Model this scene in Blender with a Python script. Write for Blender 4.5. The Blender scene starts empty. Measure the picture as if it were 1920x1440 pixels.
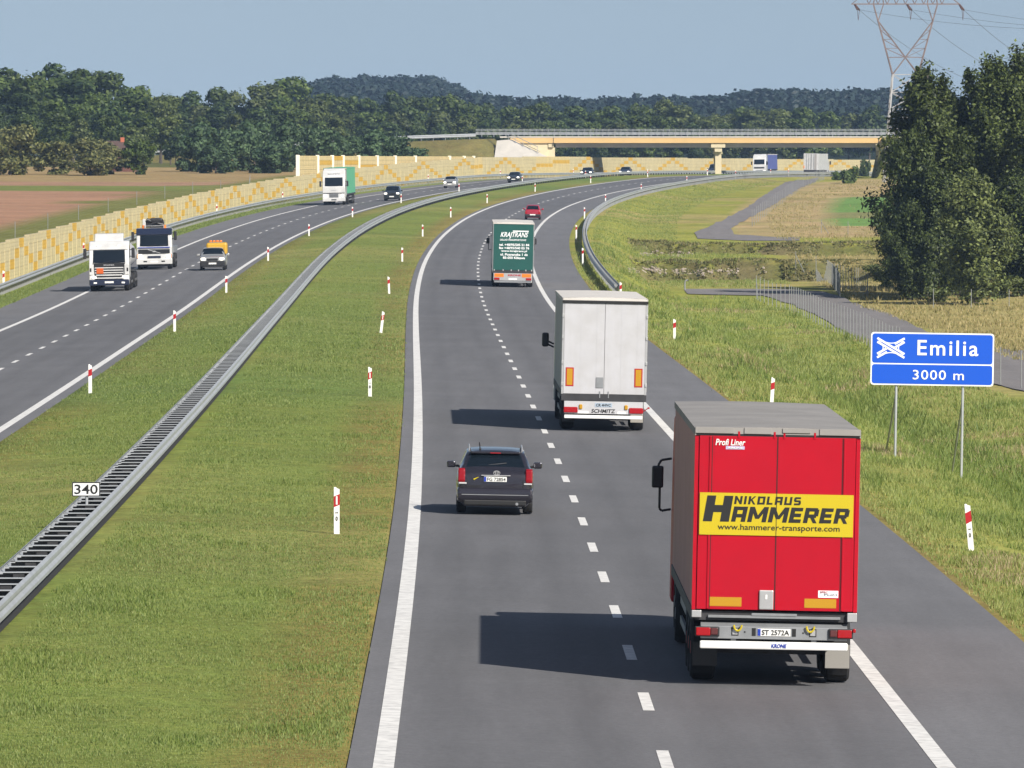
import bpy, bmesh, math, random
import numpy as np
from mathutils import Vector, Matrix, noise as mnoise

random.seed(7)
RNG = np.random.default_rng(11)
SC = bpy.context.scene
COL = SC.collection

# ------------------------------------------------------------------ camera, world, sun, exposure
FPX, CX, CY, HOR, CAM_H = 15100.0, 960.0, 720.0, 300.0, 8.1
PITCH = math.atan((CY - HOR) / FPX)
cam = bpy.data.cameras.new('camera')
cam.sensor_width = 36.0
cam.lens = FPX / 1920.0 * 36.0
cam.clip_start, cam.clip_end = 1.0, 20000.0
cam_ob = bpy.data.objects.new('camera', cam)
COL.objects.link(cam_ob)
cam_ob.location = (0, 0, CAM_H)
cam_ob.rotation_euler = (math.pi / 2 - PITCH, 0, 0)
SC.camera = cam_ob

SUN_AZ, SUN_EL = math.radians(143.6), math.radians(34.8)
world = bpy.data.worlds.new('World')
SC.world = world
world.use_nodes = True
wn, wl = world.node_tree.nodes, world.node_tree.links
wn.clear()
w_out = wn.new('ShaderNodeOutputWorld')
w_bg = wn.new('ShaderNodeBackground')
w_sky = wn.new('ShaderNodeTexSky')
w_sky.sky_type = 'NISHITA'
w_sky.sun_disc = False
w_sky.sun_elevation = SUN_EL
w_sky.sun_rotation = SUN_AZ
w_sky.altitude = 80
w_sky.air_density = 1.0
w_sky.dust_density = 0.6
w_sky.ozone_density = 2.0
w_bg.inputs['Strength'].default_value = 0.1
w_tc = wn.new('ShaderNodeTexCoord'); w_add = wn.new('ShaderNodeVectorMath'); w_nrm = wn.new('ShaderNodeVectorMath')
w_add.operation = 'ADD'; w_add.inputs[1].default_value = (0, 0, 0.16); w_nrm.operation = 'NORMALIZE'
wl.new(w_tc.outputs['Generated'], w_add.inputs[0]); wl.new(w_add.outputs[0], w_nrm.inputs[0]); wl.new(w_nrm.outputs[0], w_sky.inputs['Vector'])
w_mul = wn.new('ShaderNodeVectorMath'); w_mul.operation = 'MULTIPLY'; w_mul.inputs[1].default_value = (.99, .82, .695)
wl.new(w_sky.outputs[0], w_mul.inputs[0]); wl.new(w_mul.outputs[0], w_bg.inputs['Color'])
wl.new(w_bg.outputs[0], w_out.inputs['Surface'])

sun = bpy.data.lights.new('sun', 'SUN')
sun.energy = 4.9
sun.angle = math.radians(0.53)
sun.color = (1.0, 0.95, 0.87)
sun_ob = bpy.data.objects.new('sun', sun)
COL.objects.link(sun_ob)
_sd = Vector((math.sin(SUN_AZ) * math.cos(SUN_EL), math.cos(SUN_AZ) * math.cos(SUN_EL), math.sin(SUN_EL)))
sun_ob.rotation_euler = _sd.to_track_quat('Z', 'Y').to_euler()
sun_ob.location = (200, -200, 300)

SC.view_settings.view_transform = 'Standard'
SC.view_settings.look = 'None'
SC.view_settings.exposure = 0.4
SC.view_settings.gamma = 1.0
SC.cycles.max_bounces = 6
SC.cycles.transparent_max_bounces = 8
SC.cycles.volume_bounces = 0

# ------------------------------------------------------------------ alignment of the motorway
# left edge line of the right hand carriageway: x over distance, and the height of the road
_LRZ = [0, 40, 107, 172, 272, 372, 472, 572, 672, 772, 872, 972, 1072, 1172, 1272, 1372, 1472, 1572, 1672, 1772, 1900, 2100, 2400, 3000, 6500]
_LRX = [-1.2, -1.35, -1.70, -2.05, -3.15, -4.45, -5.65, -6.3, -6.0, -4.45, -1.4, 4.1, 11.9, 21.1, 32.2, 45.4, 60.6, 77.6, 96, 116.5, 145, 195, 280, 460, 1500]
_RZ = [0, 440, 472, 572, 672, 772, 872, 972, 1072, 1172, 1272, 1372, 1572, 1772, 2100, 2600, 6500]
_RH = [0, 0, .1, .75, 1.6, 2.5, 3.32, 4.18, 4.93, 5.58, 5.6, 5.47, 5.2, 5.0, 5.6, 7.5, 9.0]
_G = np.arange(0, 6501.0, 2.0)
def _smooth(zs, vs, sig):
    v = np.interp(_G, zs, vs)
    k = np.arange(-3 * sig, 3 * sig + 1e-6, 2.0)
    g = np.exp(-.5 * (k / sig) ** 2); g /= g.sum()
    n = len(k) // 2
    lo = v[0] - (v[1] - v[0]) * np.arange(n, 0, -1)
    hi = v[-1] + (v[-1] - v[-2]) * np.arange(1, n + 1)
    return np.convolve(np.concatenate([lo, v, hi]), g, 'valid')
_LRS = _smooth(_LRZ, _LRX, 34.0)
_RS = _smooth(_RZ, _RH, 34.0)
_SL = np.gradient(_LRS, _G)
def LR(z): return np.interp(z, _G, _LRS)
def RH(z): return np.interp(z, _G, _RS)
def SLOPE(z): return np.interp(z, _G, _SL)
def XY(o, z):
    o = np.asarray(o, float); z = np.asarray(z, float)
    th = np.arctan(SLOPE(z))
    return LR(z) + o * np.cos(th), z - o * np.sin(th)
def OZ(x, y):
    z = np.array(y, float)
    for _ in range(6):
        th = np.arctan(SLOPE(z))
        o = (x - LR(z)) * np.cos(th) - (y - z) * np.sin(th)
        z = y + o * np.sin(th)
    return o, z

def road_profile(o):
    """height of the paved surfaces against the edge line"""
    return np.where(o > -6.3, -0.02 * np.clip(o - 4.0, -4.6, 6.7), -0.02 * np.clip(-12.3 - o, -0.5, 11.0))

WALL_O = -27.0
def WALL_TOP(z):
    return RH(z) + np.interp(z, [0, 500, 733, 930, 1172, 1400, 2200], [2.4, 2.4, 2.15, 2.4, 2.95, 3.1, 3.1])

BR_Y0, BR_Y1 = 1331.0, 1342.0          # the overpass
BR_XL, BR_XR = 6.9, 60.6
def ramp_level(x):
    return np.interp(x, [-400, -110, -54, -17, 6.9, 60.6, 120, 400], [6.5, 7.6, 9.0, 11.2, 11.95, 11.95, 10.5, 6])

_nv = np.random.default_rng(3).normal(size=(64, 64))
def vnoise(x, y, s):
    u, v = np.asarray(x) / s, np.asarray(y) / s
    i, j = np.floor(u).astype(int), np.floor(v).astype(int)
    fu, fv = u - i, v - j
    fu, fv = fu * fu * (3 - 2 * fu), fv * fv * (3 - 2 * fv)
    g = lambda a, b: _nv[a % 64, b % 64]
    return (g(i, j) * (1 - fu) + g(i + 1, j) * fu) * (1 - fv) + (g(i, j + 1) * (1 - fu) + g(i + 1, j + 1) * fu) * fv

_LZ = [0, 540, 560, 612, 661, 690, 720, 745, 772, 1000, 1150, 1300, 1500, 2000, 6500]
_LH = [-1.6, -1.6, -1.25, -1.1, -0.2, 0.0, 0.7, 1.15, 1.55, 3.75, 4.95, 5.05, 5.0, 6.0, 9.0]
def BZ(x, y, z):
    """wavering line of the basin banks"""
    return z + 2.6 * vnoise(x, y * .15, 2.6) + 1.6 * vnoise(x + 50, y * .15, 1.1)

def HGT(x, y):
    """terrain height at world x, y"""
    x = np.asarray(x, float); y = np.asarray(y, float)
    o, z = OZ(x, y)
    r = RH(z)
    prof = road_profile(o)
    h = r + prof
    # median: a shallow dip
    t = np.clip((o + 12.0) / 11.4, 0, 1)
    med = r + 0.20 * np.sin(np.pi * t) ** 2 + .09 * t
    h = np.where((o > -12.0) & (o < -0.55), med + 0.012, h)
    # left verge up to the wall, then the higher field
    h = np.where(o < -23.2, r - 0.22 - 0.02 * np.clip(-23.2 - o, 0, 2), h)
    fl = r + 1.7 + np.clip((-o - 28) * 0.004, 0, .5) + 0.12 * vnoise(x, y, 45.0)
    h = np.where(o < WALL_O - 0.1, fl, h)
    # right slope, ditch and meadow
    lev = np.interp(z, _LZ, _LH)
    near = np.interp(o, [10.6, 12.6, 14.2, 17.6, 19.0, 23.0], [0, -.17, -.32, -1.9, -1.75, 0])
    w = np.interp(z, [430, 540], [0, 1])
    a = np.where(o < 23, r - .134 + near, lev)
    k = np.clip((o - 19.0) / 4.0, 0, 1)
    a = np.where((o > 19) & (o < 23), (r - .134 - 1.75) * (1 - k) + lev * k, a)
    k2 = np.clip((o - 12.6) / 4.2, 0, 1); k2 = k2 * k2 * (3 - 2 * k2)
    b = (r - .17) * (1 - k2) + lev * k2
    right = a * (1 - w) + b * w + np.where(o > 12.6, 0.07 * vnoise(x, y, 7.0), 0)
    # two drained basins lying across the meadow
    zb_ = BZ(x, y, z)
    m1 = np.clip((o - 15.5) / 1.5, 0, 1) * np.clip((zb_ - 612) / 8, 0, 1) * np.clip((661 - zb_) / 6, 0, 1)
    m2 = np.clip((o - 17.0) / 1.5, 0, 1) * np.clip((zb_ - 690) / 6, 0, 1) * np.clip((720 - zb_) / 6, 0, 1)
    right = right - 1.9 * m1 - 1.5 * m2
    h = np.where(o > 10.6, right, h)
    # ramps of the overpass
    dy = np.maximum(np.abs(y - (BR_Y0 + BR_Y1) / 2) - 6.5, 0)
    rl = ramp_level(x) - dy / 1.6
    onr = (x < -2.4) | (x > BR_XR + .3)
    h = np.where(onr, np.maximum(h, rl), h)
    # hills
    h = h + 17.0 * np.exp(-((x + 54) / 43) ** 4 - ((y - 3300) / 420) ** 2) + 4.6 * np.exp(-((x - 114) / 44) ** 4 - ((y - 3000) / 330) ** 2)
    h = h + 5.0 * np.exp(-((y - 2750) / 260) ** 2) + np.interp(y, [1900, 2700, 3400], [0, 2.0, 3.0]) + 0 * np.exp(-((x + 240) / 120) ** 2 - ((y - 1900) / 300) ** 2)
    return h

def ray(px, py):
    u, v = (px - CX) / FPX, (CY - py) / FPX
    c, s = math.cos(PITCH), math.sin(PITCH)
    return u, c + v * s, -s + v * c
def at(px, py, Y):
    dx, dy, dz = ray(px, py)
    t = Y / dy
    return Vector((t * dx, Y, CAM_H + t * dz))
def hit(px, py, y0=90.0, y1=2500.0):
    """the point of the terrain seen at a place of the photograph"""
    dx, dy, dz = ray(px, py)
    Y = np.arange(y0, y1, 0.5)
    t = Y / dy
    g = HGT(t * dx, Y)
    k = np.nonzero(CAM_H + t * dz <= g)[0]
    k = k[0] if len(k) else len(Y) - 1
    return Vector((t[k] * dx, Y[k], float(g[k])))
def gz(x, y): return float(HGT(np.array([x]), np.array([y]))[0])
def PXS(Y): return FPX / Y

# ------------------------------------------------------------------ materials
def mat(name, col, rough=.6, metal=0., var=.0, vscale=3., bump=0., bscale=20., spec=.5, emit=None, coat=0., dirt=None, island=0.):
    m = bpy.data.materials.new(name)
    m.use_nodes = True
    n, l = m.node_tree.nodes, m.node_tree.links
    b = n['Principled BSDF']
    b.inputs['Base Color'].default_value = (*col, 1)
    b.inputs['Roughness'].default_value = rough
    b.inputs['Metallic'].default_value = metal
    b.inputs['Specular IOR Level'].default_value = spec
    b.inputs['Coat Weight'].default_value = coat
    if emit:
        b.inputs['Emission Color'].default_value = (*emit[:3], 1)
        b.inputs['Emission Strength'].default_value = emit[3]
    tc = None
    if var or bump or dirt:
        tc = n.new('ShaderNodeTexCoord')
    src = None
    if var:
        nz = n.new('ShaderNodeTexNoise'); nz.inputs['Scale'].default_value = vscale; nz.inputs['Detail'].default_value = 6
        nz.inputs['Roughness'].default_value = .65
        l.new(tc.outputs['Object'], nz.inputs['Vector'])
        mr = n.new('ShaderNodeMapRange'); mr.inputs[1].default_value = .3; mr.inputs[2].default_value = .7
        mr.inputs[3].default_value = 1 - var; mr.inputs[4].default_value = 1 + var
        l.new(nz.outputs[0], mr.inputs[0])
        mx = n.new('ShaderNodeVectorMath'); mx.operation = 'SCALE'
        mx.inputs[0].default_value = col
        l.new(mr.outputs[0], mx.inputs['Scale'])
        src = mx.outputs[0]
        l.new(src, b.inputs['Base Color'])
    if dirt:
        dc, amt, sc = dirt
        nz = n.new('ShaderNodeTexNoise'); nz.inputs['Scale'].default_value = sc; nz.inputs['Detail'].default_value = 8
        l.new(tc.outputs['Object'], nz.inputs['Vector'])
        mr = n.new('ShaderNodeMapRange'); mr.inputs[1].default_value = .42; mr.inputs[2].default_value = .75
        mr.inputs[3].default_value = 0; mr.inputs[4].default_value = amt
        l.new(nz.outputs[0], mr.inputs[0])
        mx = n.new('ShaderNodeMix'); mx.data_type = 'RGBA'
        mx.inputs[6].default_value = (*col, 1); mx.inputs[7].default_value = (*dc, 1)
        if src: l.new(src, mx.inputs[6])
        l.new(mr.outputs[0], mx.inputs[0])
        l.new(mx.outputs[2], b.inputs['Base Color'])
    if bump:
        nz = n.new('ShaderNodeTexNoise'); nz.inputs['Scale'].default_value = bscale; nz.inputs['Detail'].default_value = 4
        l.new(tc.outputs['Object'], nz.inputs['Vector'])
        bp = n.new('ShaderNodeBump'); bp.inputs['Strength'].default_value = bump; bp.inputs['Distance'].default_value = .05
        l.new(nz.outputs[0], bp.inputs['Height'])
        l.new(bp.outputs[0], b.inputs['Normal'])
    return m

def leaf_mat(name, c0, c1, trans=.25, obj_var=.25):
    m = bpy.data.materials.new(name); m.use_nodes = True
    n, l = m.node_tree.nodes, m.node_tree.links
    n.clear()
    out = n.new('ShaderNodeOutputMaterial')
    geo = n.new('ShaderNodeNewGeometry'); oi = n.new('ShaderNodeObjectInfo')
    rp = n.new('ShaderNodeValToRGB')
    rp.color_ramp.elements[0].color = (*c0, 1); rp.color_ramp.elements[1].color = (*c1, 1)
    l.new(geo.outputs['Random Per Island'], rp.inputs[0])
    mr = n.new('ShaderNodeMapRange'); mr.inputs[3].default_value = 1 - obj_var; mr.inputs[4].default_value = 1 + obj_var
    l.new(oi.outputs['Random'], mr.inputs[0])
    sc = n.new('ShaderNodeVectorMath'); sc.operation = 'SCALE'
    l.new(rp.outputs[0], sc.inputs[0]); l.new(mr.outputs[0], sc.inputs['Scale'])
    d = n.new('ShaderNodeBsdfPrincipled'); d.inputs['Roughness'].default_value = .55; d.inputs['Specular IOR Level'].default_value = .3
    t = n.new('ShaderNodeBsdfTranslucent')
    l.new(sc.outputs[0], d.inputs['Base Color']); l.new(sc.outputs[0], t.inputs['Color'])
    mx = n.new('ShaderNodeMixShader'); mx.inputs[0].default_value = trans
    l.new(d.outputs[0], mx.inputs[1]); l.new(t.outputs[0], mx.inputs[2]); l.new(mx.outputs[0], out.inputs['Surface'])
    return m

M = {}
M['galv'] = mat('galvanised steel', (.42, .44, .46), .5, .35, var=.12, vscale=1.2)
M['galv_dark'] = mat('weathered galvanised steel', (.30, .31, .32), .55, .35, var=.15, vscale=2)
M['white'] = mat('white plastic', (.78, .78, .76), .45, var=.05, vscale=4)
M['white_paint'] = mat('white vehicle paint', (.60, .60, .59), .3, var=.06, vscale=1.5, coat=.3, dirt=((.36, .35, .33), .45, 1.3))
M['offwhite'] = mat('dusty white panel', (.48, .48, .50), .45, var=.03, vscale=1.2, dirt=((.36, .35, .33), .4, 2.2))
M['red_band'] = mat('red reflective band', (.40, .014, .02), .35)
M['black'] = mat('black plastic', (.018, .018, .02), .5)
M['ink'] = mat('black lettering', (.012, .012, .012), .5)
M['rubber'] = mat('tyre rubber', (.018, .018, .019), .85, var=.3, vscale=6)
M['rim'] = mat('grey steel rim', (.35, .35, .36), .4, .5)
M['rim_red'] = mat('red steel rim', (.35, .03, .03), .5)
M['glass'] = mat('dark vehicle glass', (.006, .010, .015), .10, spec=.5)
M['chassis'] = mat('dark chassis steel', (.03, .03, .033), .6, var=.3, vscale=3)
M['lamp_red'] = mat('red lamp lens', (.34, .006, .010), .25)
M['lamp_orange'] = mat('orange lamp lens', (.75, .2, .02), .3)
M['lamp_clear'] = mat('clear headlamp', (.85, .85, .82), .15, emit=(1, .95, .85, .0))
M['lamp_on'] = mat('lit headlamp', (.9, .88, .8), .2, emit=(1, .93, .8, 2.2))
M['yellow'] = mat('yellow sheet', (.53, .41, .006), .45)
M['amber'] = mat('amber reflector', (.46, .24, .008), .4)
M['trailer_red'] = mat('red lacquered door', (.42, .0035, .016), .42, spec=.22, var=.05, vscale=1.0, dirt=((.32, .005, .016), .4, 1.1))
M['curtain_red'] = mat('grey red curtain', (.42, .20, .18), .6, var=.1, vscale=1.2)
M['tarp_grey'] = mat('grey roof tarpaulin', (.28, .265, .25), .7, var=.12, vscale=.9, dirt=((.2, .19, .18), .6, .8))
M['tarp_pale'] = mat('pale roof tarpaulin', (.6, .57, .53), .7, var=.07, vscale=.9)
M['curtain_grey'] = mat('grey curtain', (.42, .41, .38), .65, var=.08, vscale=1)
M['trailer_green'] = mat('dark green tarpaulin', (.006, .075, .062), .5, var=.1, vscale=1)
M['curtain_mint'] = mat('mint green tarpaulin', (.10, .40, .22), .5, var=.06, vscale=1)
M['curtain_blue'] = mat('blue tarpaulin', (.08, .10, .30), .5, var=.15, vscale=1)
M['alu'] = mat('bare aluminium', (.5, .5, .5), .4, .5, var=.1, vscale=2)
M['alu_dull'] = mat('dull grey metal', (.25, .26, .27), .5, .3, var=.15, vscale=3)
M['plate'] = mat('number plate', (.75, .75, .72), .4)
M['blue'] = mat('blue reflective sheet', (.004, .085, .58), .4)
M['eu_blue'] = mat('blue plate strip', (.01, .04, .35), .4)
M['sign_white'] = mat('white reflective sheet', (.82, .83, .84), .4)
M['wagon'] = mat('dark violet grey metallic paint', (.030, .028, .038), .25, .4, coat=.7)
M['car_dark'] = mat('dark metallic paint', (.025, .03, .035), .3, .3, coat=.7)
M['car_navy'] = mat('dark blue metallic paint', (.02, .028, .06), .3, .3, coat=.7)
M['car_silver'] = mat('silver metallic paint', (.45, .45, .44), .32, .5, coat=.5)
M['car_red'] = mat('wine red paint', (.30, .012, .03), .3, coat=.5)
M['cream'] = mat('cream concrete', (.58, .50, .33), .8, var=.07, vscale=.8)
M['conc'] = mat('pale concrete', (.50, .47, .42), .85, var=.1, vscale=.6)
M['conc_grey'] = mat('grey concrete', (.46, .43, .40), .85, var=.1, vscale=.5)
M['ochre'] = mat('ochre painted fascia', (.62, .41, .17), .7, var=.06, vscale=.4)
M['pylon'] = mat('weathered lattice steel', (.19, .145, .135), .6, .2, var=.2, vscale=.5)
M['pylon_pale'] = mat('pale lattice steel', (.40, .40, .40), .5, .3, var=.1, vscale=.5)
M['bark'] = mat('grey brown bark', (.09, .075, .06), .9, var=.3, vscale=2)
M['birch_bark'] = mat('pale birch bark', (.5, .47, .42), .8, var=.4, vscale=3)
M['brick'] = mat('old brick', (.13, .055, .04), .85, var=.15, vscale=3)
M['roof_brown'] = mat('brown roof tile', (.09, .055, .045), .8, var=.15, vscale=3)
M['chimney_red'] = mat('orange brick chimney', (.42, .12, .06), .8)
M['fence_post'] = mat('grey fence post', (.27, .28, .28), .6, .2)
M['ins'] = mat('brown insulator', (.12, .07, .06), .35)

# ------------------------------------------------------------------ mesh helpers
class MB:
    """collects shapes; build() links them as one mesh object"""
    def __init__(s): s.v, s.f, s.mi = [], [], []
    def add(s, vs, fs, mi=0):
        k = len(s.v)
        s.v += [tuple(p) for p in vs]
        s.f += [tuple(i + k for i in f) for f in fs]
        s.mi += [mi] * len(fs)
    def box(s, x0, x1, y0, y1, z0, z1, mi=0, bev=0.0):
        if bev <= 0:
            s.add([(x0, y0, z0), (x1, y0, z0), (x1, y1, z0), (x0, y1, z0), (x0, y0, z1), (x1, y0, z1), (x1, y1, z1), (x0, y1, z1)],
                  [(0, 3, 2, 1), (4, 5, 6, 7), (0, 1, 5, 4), (1, 2, 6, 5), (2, 3, 7, 6), (3, 0, 4, 7)], mi)
            return
        bm = bmesh.new()
        bmesh.ops.create_cube(bm, size=1.0)
        for v in bm.verts:
            v.co = Vector(((x0 + x1) / 2 + v.co.x * (x1 - x0), (y0 + y1) / 2 + v.co.y * (y1 - y0), (z0 + z1) / 2 + v.co.z * (z1 - z0)))
        bmesh.ops.bevel(bm, geom=bm.edges[:], offset=bev, segments=2, affect='EDGES', profile=.5)
        s.bm(bm, mi)
    def bm(s, bm, mi=0):
        bm.verts.index_update()
        s.add([v.co for v in bm.verts], [[v.index for v in f.verts] for f in bm.faces], mi)
        bm.free()
    def prism(s, prof, x0, x1, mi=0, bev=0.0):
        """profile in (y, z) extruded along x"""
        bm = bmesh.new()
        a = [bm.verts.new((x0, p[0], p[1])) for p in prof]
        b = [bm.verts.new((x1, p[0], p[1])) for p in prof]
        n = len(prof)
        bm.faces.new(a); bm.faces.new(b[::-1])
        for i in range(n): bm.faces.new((a[i], b[i], b[(i + 1) % n], a[(i + 1) % n]))
        bmesh.ops.recalc_face_normals(bm, faces=bm.faces[:])
        if bev: bmesh.ops.bevel(bm, geom=bm.edges[:], offset=bev, segments=2, affect='EDGES', profile=.5)
        s.bm(bm, mi)
    def tube(s, p, q, r, n=6, r2=None, mi=0, caps=True):
        p, q = Vector(p), Vector(q)
        d = q - p
        if d.length < 1e-6: return
        a = d.orthogonal().normalized(); b = d.normalized().cross(a)
        r2 = r if r2 is None else r2
        vs = [p + (a * math.cos(t) + b * math.sin(t)) * r for t in [2 * math.pi * i / n for i in range(n)]]
        vs += [q + (a * math.cos(t) + b * math.sin(t)) * r2 for t in [2 * math.pi * i / n for i in range(n)]]
        fs = [(i, (i + 1) % n, n + (i + 1) % n, n + i) for i in range(n)]
        if caps: fs += [tuple(range(n))[::-1], tuple(range(n, 2 * n))]
        s.add(vs, fs, mi)
    def cyl_x(s, cx, cy, cz, r, w, n=20, mi=0):
        s.tube((cx - w / 2, cy, cz), (cx + w / 2, cy, cz), r, n, mi=mi)
    def sheet(s, rows, mi=0):
        """grid of rows of points"""
        n = len(rows[0])
        vs = [p for r in rows for p in r]
        fs = [(i * n + j, i * n + j + 1, (i + 1) * n + j + 1, (i + 1) * n + j) for i in range(len(rows) - 1) for j in range(n - 1)]
        s.add(vs, fs, mi)
    def build(s, name, m, parent=None, smooth=False):
        me = bpy.data.meshes.new(name)
        me.from_pydata(s.v, [], s.f)
        ms = m if isinstance(m, (list, tuple)) else [m]
        for k in ms: me.materials.append(k)
        if len(ms) > 1: me.polygons.foreach_set('material_index', s.mi)
        if smooth: me.polygons.foreach_set('use_smooth', [True] * len(s.f))
        me.update()
        o = bpy.data.objects.new(name, me)
        COL.objects.link(o)
        if parent: o.parent = parent
        return o

def np_mesh(name, verts, faces_n, nper, m, parent=None):
    """fast mesh from numpy arrays: every face has nper corners"""
    me = bpy.data.meshes.new(name)
    verts = np.ascontiguousarray(verts, dtype=np.float32)
    me.vertices.add(len(verts)); me.vertices.foreach_set('co', verts.ravel())
    nl = faces_n.size
    me.loops.add(nl); me.loops.foreach_set('vertex_index', np.ascontiguousarray(faces_n, dtype=np.int32).ravel())
    nf = nl // nper
    me.polygons.add(nf)
    me.polygons.foreach_set('loop_start', np.arange(nf, dtype=np.int32) * nper)
    me.polygons.foreach_set('loop_total', np.full(nf, nper, dtype=np.int32))
    me.materials.append(m)
    me.update(calc_edges=True)
    o = bpy.data.objects.new(name, me)
    COL.objects.link(o)
    if parent: o.parent = parent
    return o

def empty(name, loc=(0, 0, 0), rz=0.0):
    o = bpy.data.objects.new(name, None)
    COL.objects.link(o)
    o.location = loc; o.rotation_euler = (0, 0, rz)
    return o
def tag(o, label=None, cat=None, group=None, kind=None):
    if label: o['label'] = label
    if cat: o['category'] = cat
    if group: o['group'] = group
    if kind: o['kind'] = kind
    return o
def kids(o): return [c for c in bpy.data.objects if c.parent == o]
def copy_tree(o, parent=None, cache={}):
    c = o.copy(); COL.objects.link(c)
    if parent: c.parent = parent
    for ch in list(o.children): copy_tree(ch, c)
    return c

def lettering(s, w, h, m, parent, loc, face=-1, bold=0.0, shear=0.0, thick=.006, name='lettering', space=1.0):
    """text fitted to w x h metres, centred at loc, on a face looking along -y (face=-1) or +y (face=1)"""
    cu = bpy.data.curves.new('text', 'FONT')
    cu.body = s; cu.extrude = .01; cu.offset = bold; cu.shear = shear; cu.space_character = space; cu.resolution_u = 3
    o = bpy.data.objects.new('text', cu); COL.objects.link(o)
    dg = bpy.context.evaluated_depsgraph_get()
    me = bpy.data.meshes.new_from_object(o.evaluated_get(dg))
    bpy.data.objects.remove(o); bpy.data.curves.remove(cu)
    n = len(me.vertices)
    co = np.empty(n * 3, dtype=np.float32); me.vertices.foreach_get('co', co); co = co.reshape(n, 3)
    lo, hi = co.min(0), co.max(0)
    c = np.empty_like(co)
    u = ((co[:, 0] - lo[0]) / max(hi[0] - lo[0], 1e-6) - .5) * w
    c[:, 0] = u if face < 0 else -u
    c[:, 2] = ((co[:, 1] - lo[1]) / max(hi[1] - lo[1], 1e-6) - .5) * h
    c[:, 1] = face * ((co[:, 2] - lo[2]) / max(hi[2] - lo[2], 1e-6)) * thick
    me.vertices.foreach_set('co', c.ravel())
    me.materials.clear(); me.materials.append(m)
    me.name = name
    me.update()
    t = bpy.data.objects.new(name, me); COL.objects.link(t)
    t.parent = parent; t.location = loc
    return t

_BL = {'H': (1, [(.15, 0, .15, 1), (.85, 0, .85, 1), (.15, .5, .85, .5)]), 'A': (1, [(.16, 0, .16, 1), (.84, 0, .84, 1), (.05, .88, .95, .88), (.16, .40, .84, .40)]),
       'M': (1.3, [(.11, 0, .11, 1), (.89, 0, .89, 1), (.14, 1, .5, .22), (.86, 1, .5, .22)]), 'E': (.86, [(.17, 0, .17, 1), (.1, .88, .97, .88), (.1, .5, .9, .5), (.1, .12, .97, .12)]),
       'R': (.98, [(.15, 0, .15, 1), (.1, .88, .88, .88), (.1, .46, .86, .46), (.83, .46, .83, .9), (.5, .46, .86, 0)]), 'N': (1, [(.14, 0, .14, 1), (.86, 0, .86, 1), (.16, .95, .84, .05)]),
       'I': (.34, [(.5, 0, .5, 1)]), 'K': (.95, [(.15, 0, .15, 1), (.2, .42, .86, 1), (.4, .58, .88, 0)]), 'O': (1, [(.15, 0, .15, 1), (.85, 0, .85, 1), (.1, .88, .9, .88), (.1, .12, .9, .12)]),
       'L': (.82, [(.17, 0, .17, 1), (.1, .12, .95, .12)]), 'U': (1, [(.15, 0, .15, 1), (.85, 0, .85, 1), (.1, .12, .9, .12)]),
       'S': (.95, [(.1, .88, .92, .88), (.1, .5, .9, .5), (.08, .12, .9, .12), (.16, .5, .16, .9), (.84, .1, .84, .5)])}
def block_letters(s, w, h, m, parent, loc, stroke=.2, shear=.2, gap=.14, name='lettering'):
    """heavy slanting capitals cut from bars; every bar lies a hair above the one before"""
    tot = sum(_BL[c][0] for c in s) + gap * (len(s) - 1)
    u = (w - shear * h) / tot
    mb = MB(); x = -w / 2; n = 0
    P = lambda px, pz: (px + shear * pz, pz - h / 2)
    t = stroke * h
    for c in s:
        cw = _BL[c][0] * u
        for (ax, ay, bx_, by_) in _BL[c][1]:
            p, q = Vector((x + ax * cw, ay * h)), Vector((x + bx_ * cw, by_ * h))
            d = q - p
            k = Vector((t / 2 * (1.15 if abs(d.x) < 1e-6 else 1.0), 0)) if abs(d.y) > abs(d.x) * .45 else Vector((0, t / 2 * .92))
            y0 = -.002 - .0003 * (n % 8); n += 1
            pts = [P(*(p + k)), P(*(p - k)), P(*(q - k)), P(*(q + k))]
            mb.add([(a[0], 0, a[1]) for a in pts] + [(a[0], y0, a[1]) for a in pts], [(4, 7, 6, 5), (4, 5, 6, 7), (0, 4, 5, 1), (1, 5, 6, 2), (2, 6, 7, 3), (3, 7, 4, 0)][1:])
        x += cw + gap * u
    o = mb.build(name, m, parent); o.location = loc
    return o
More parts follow.
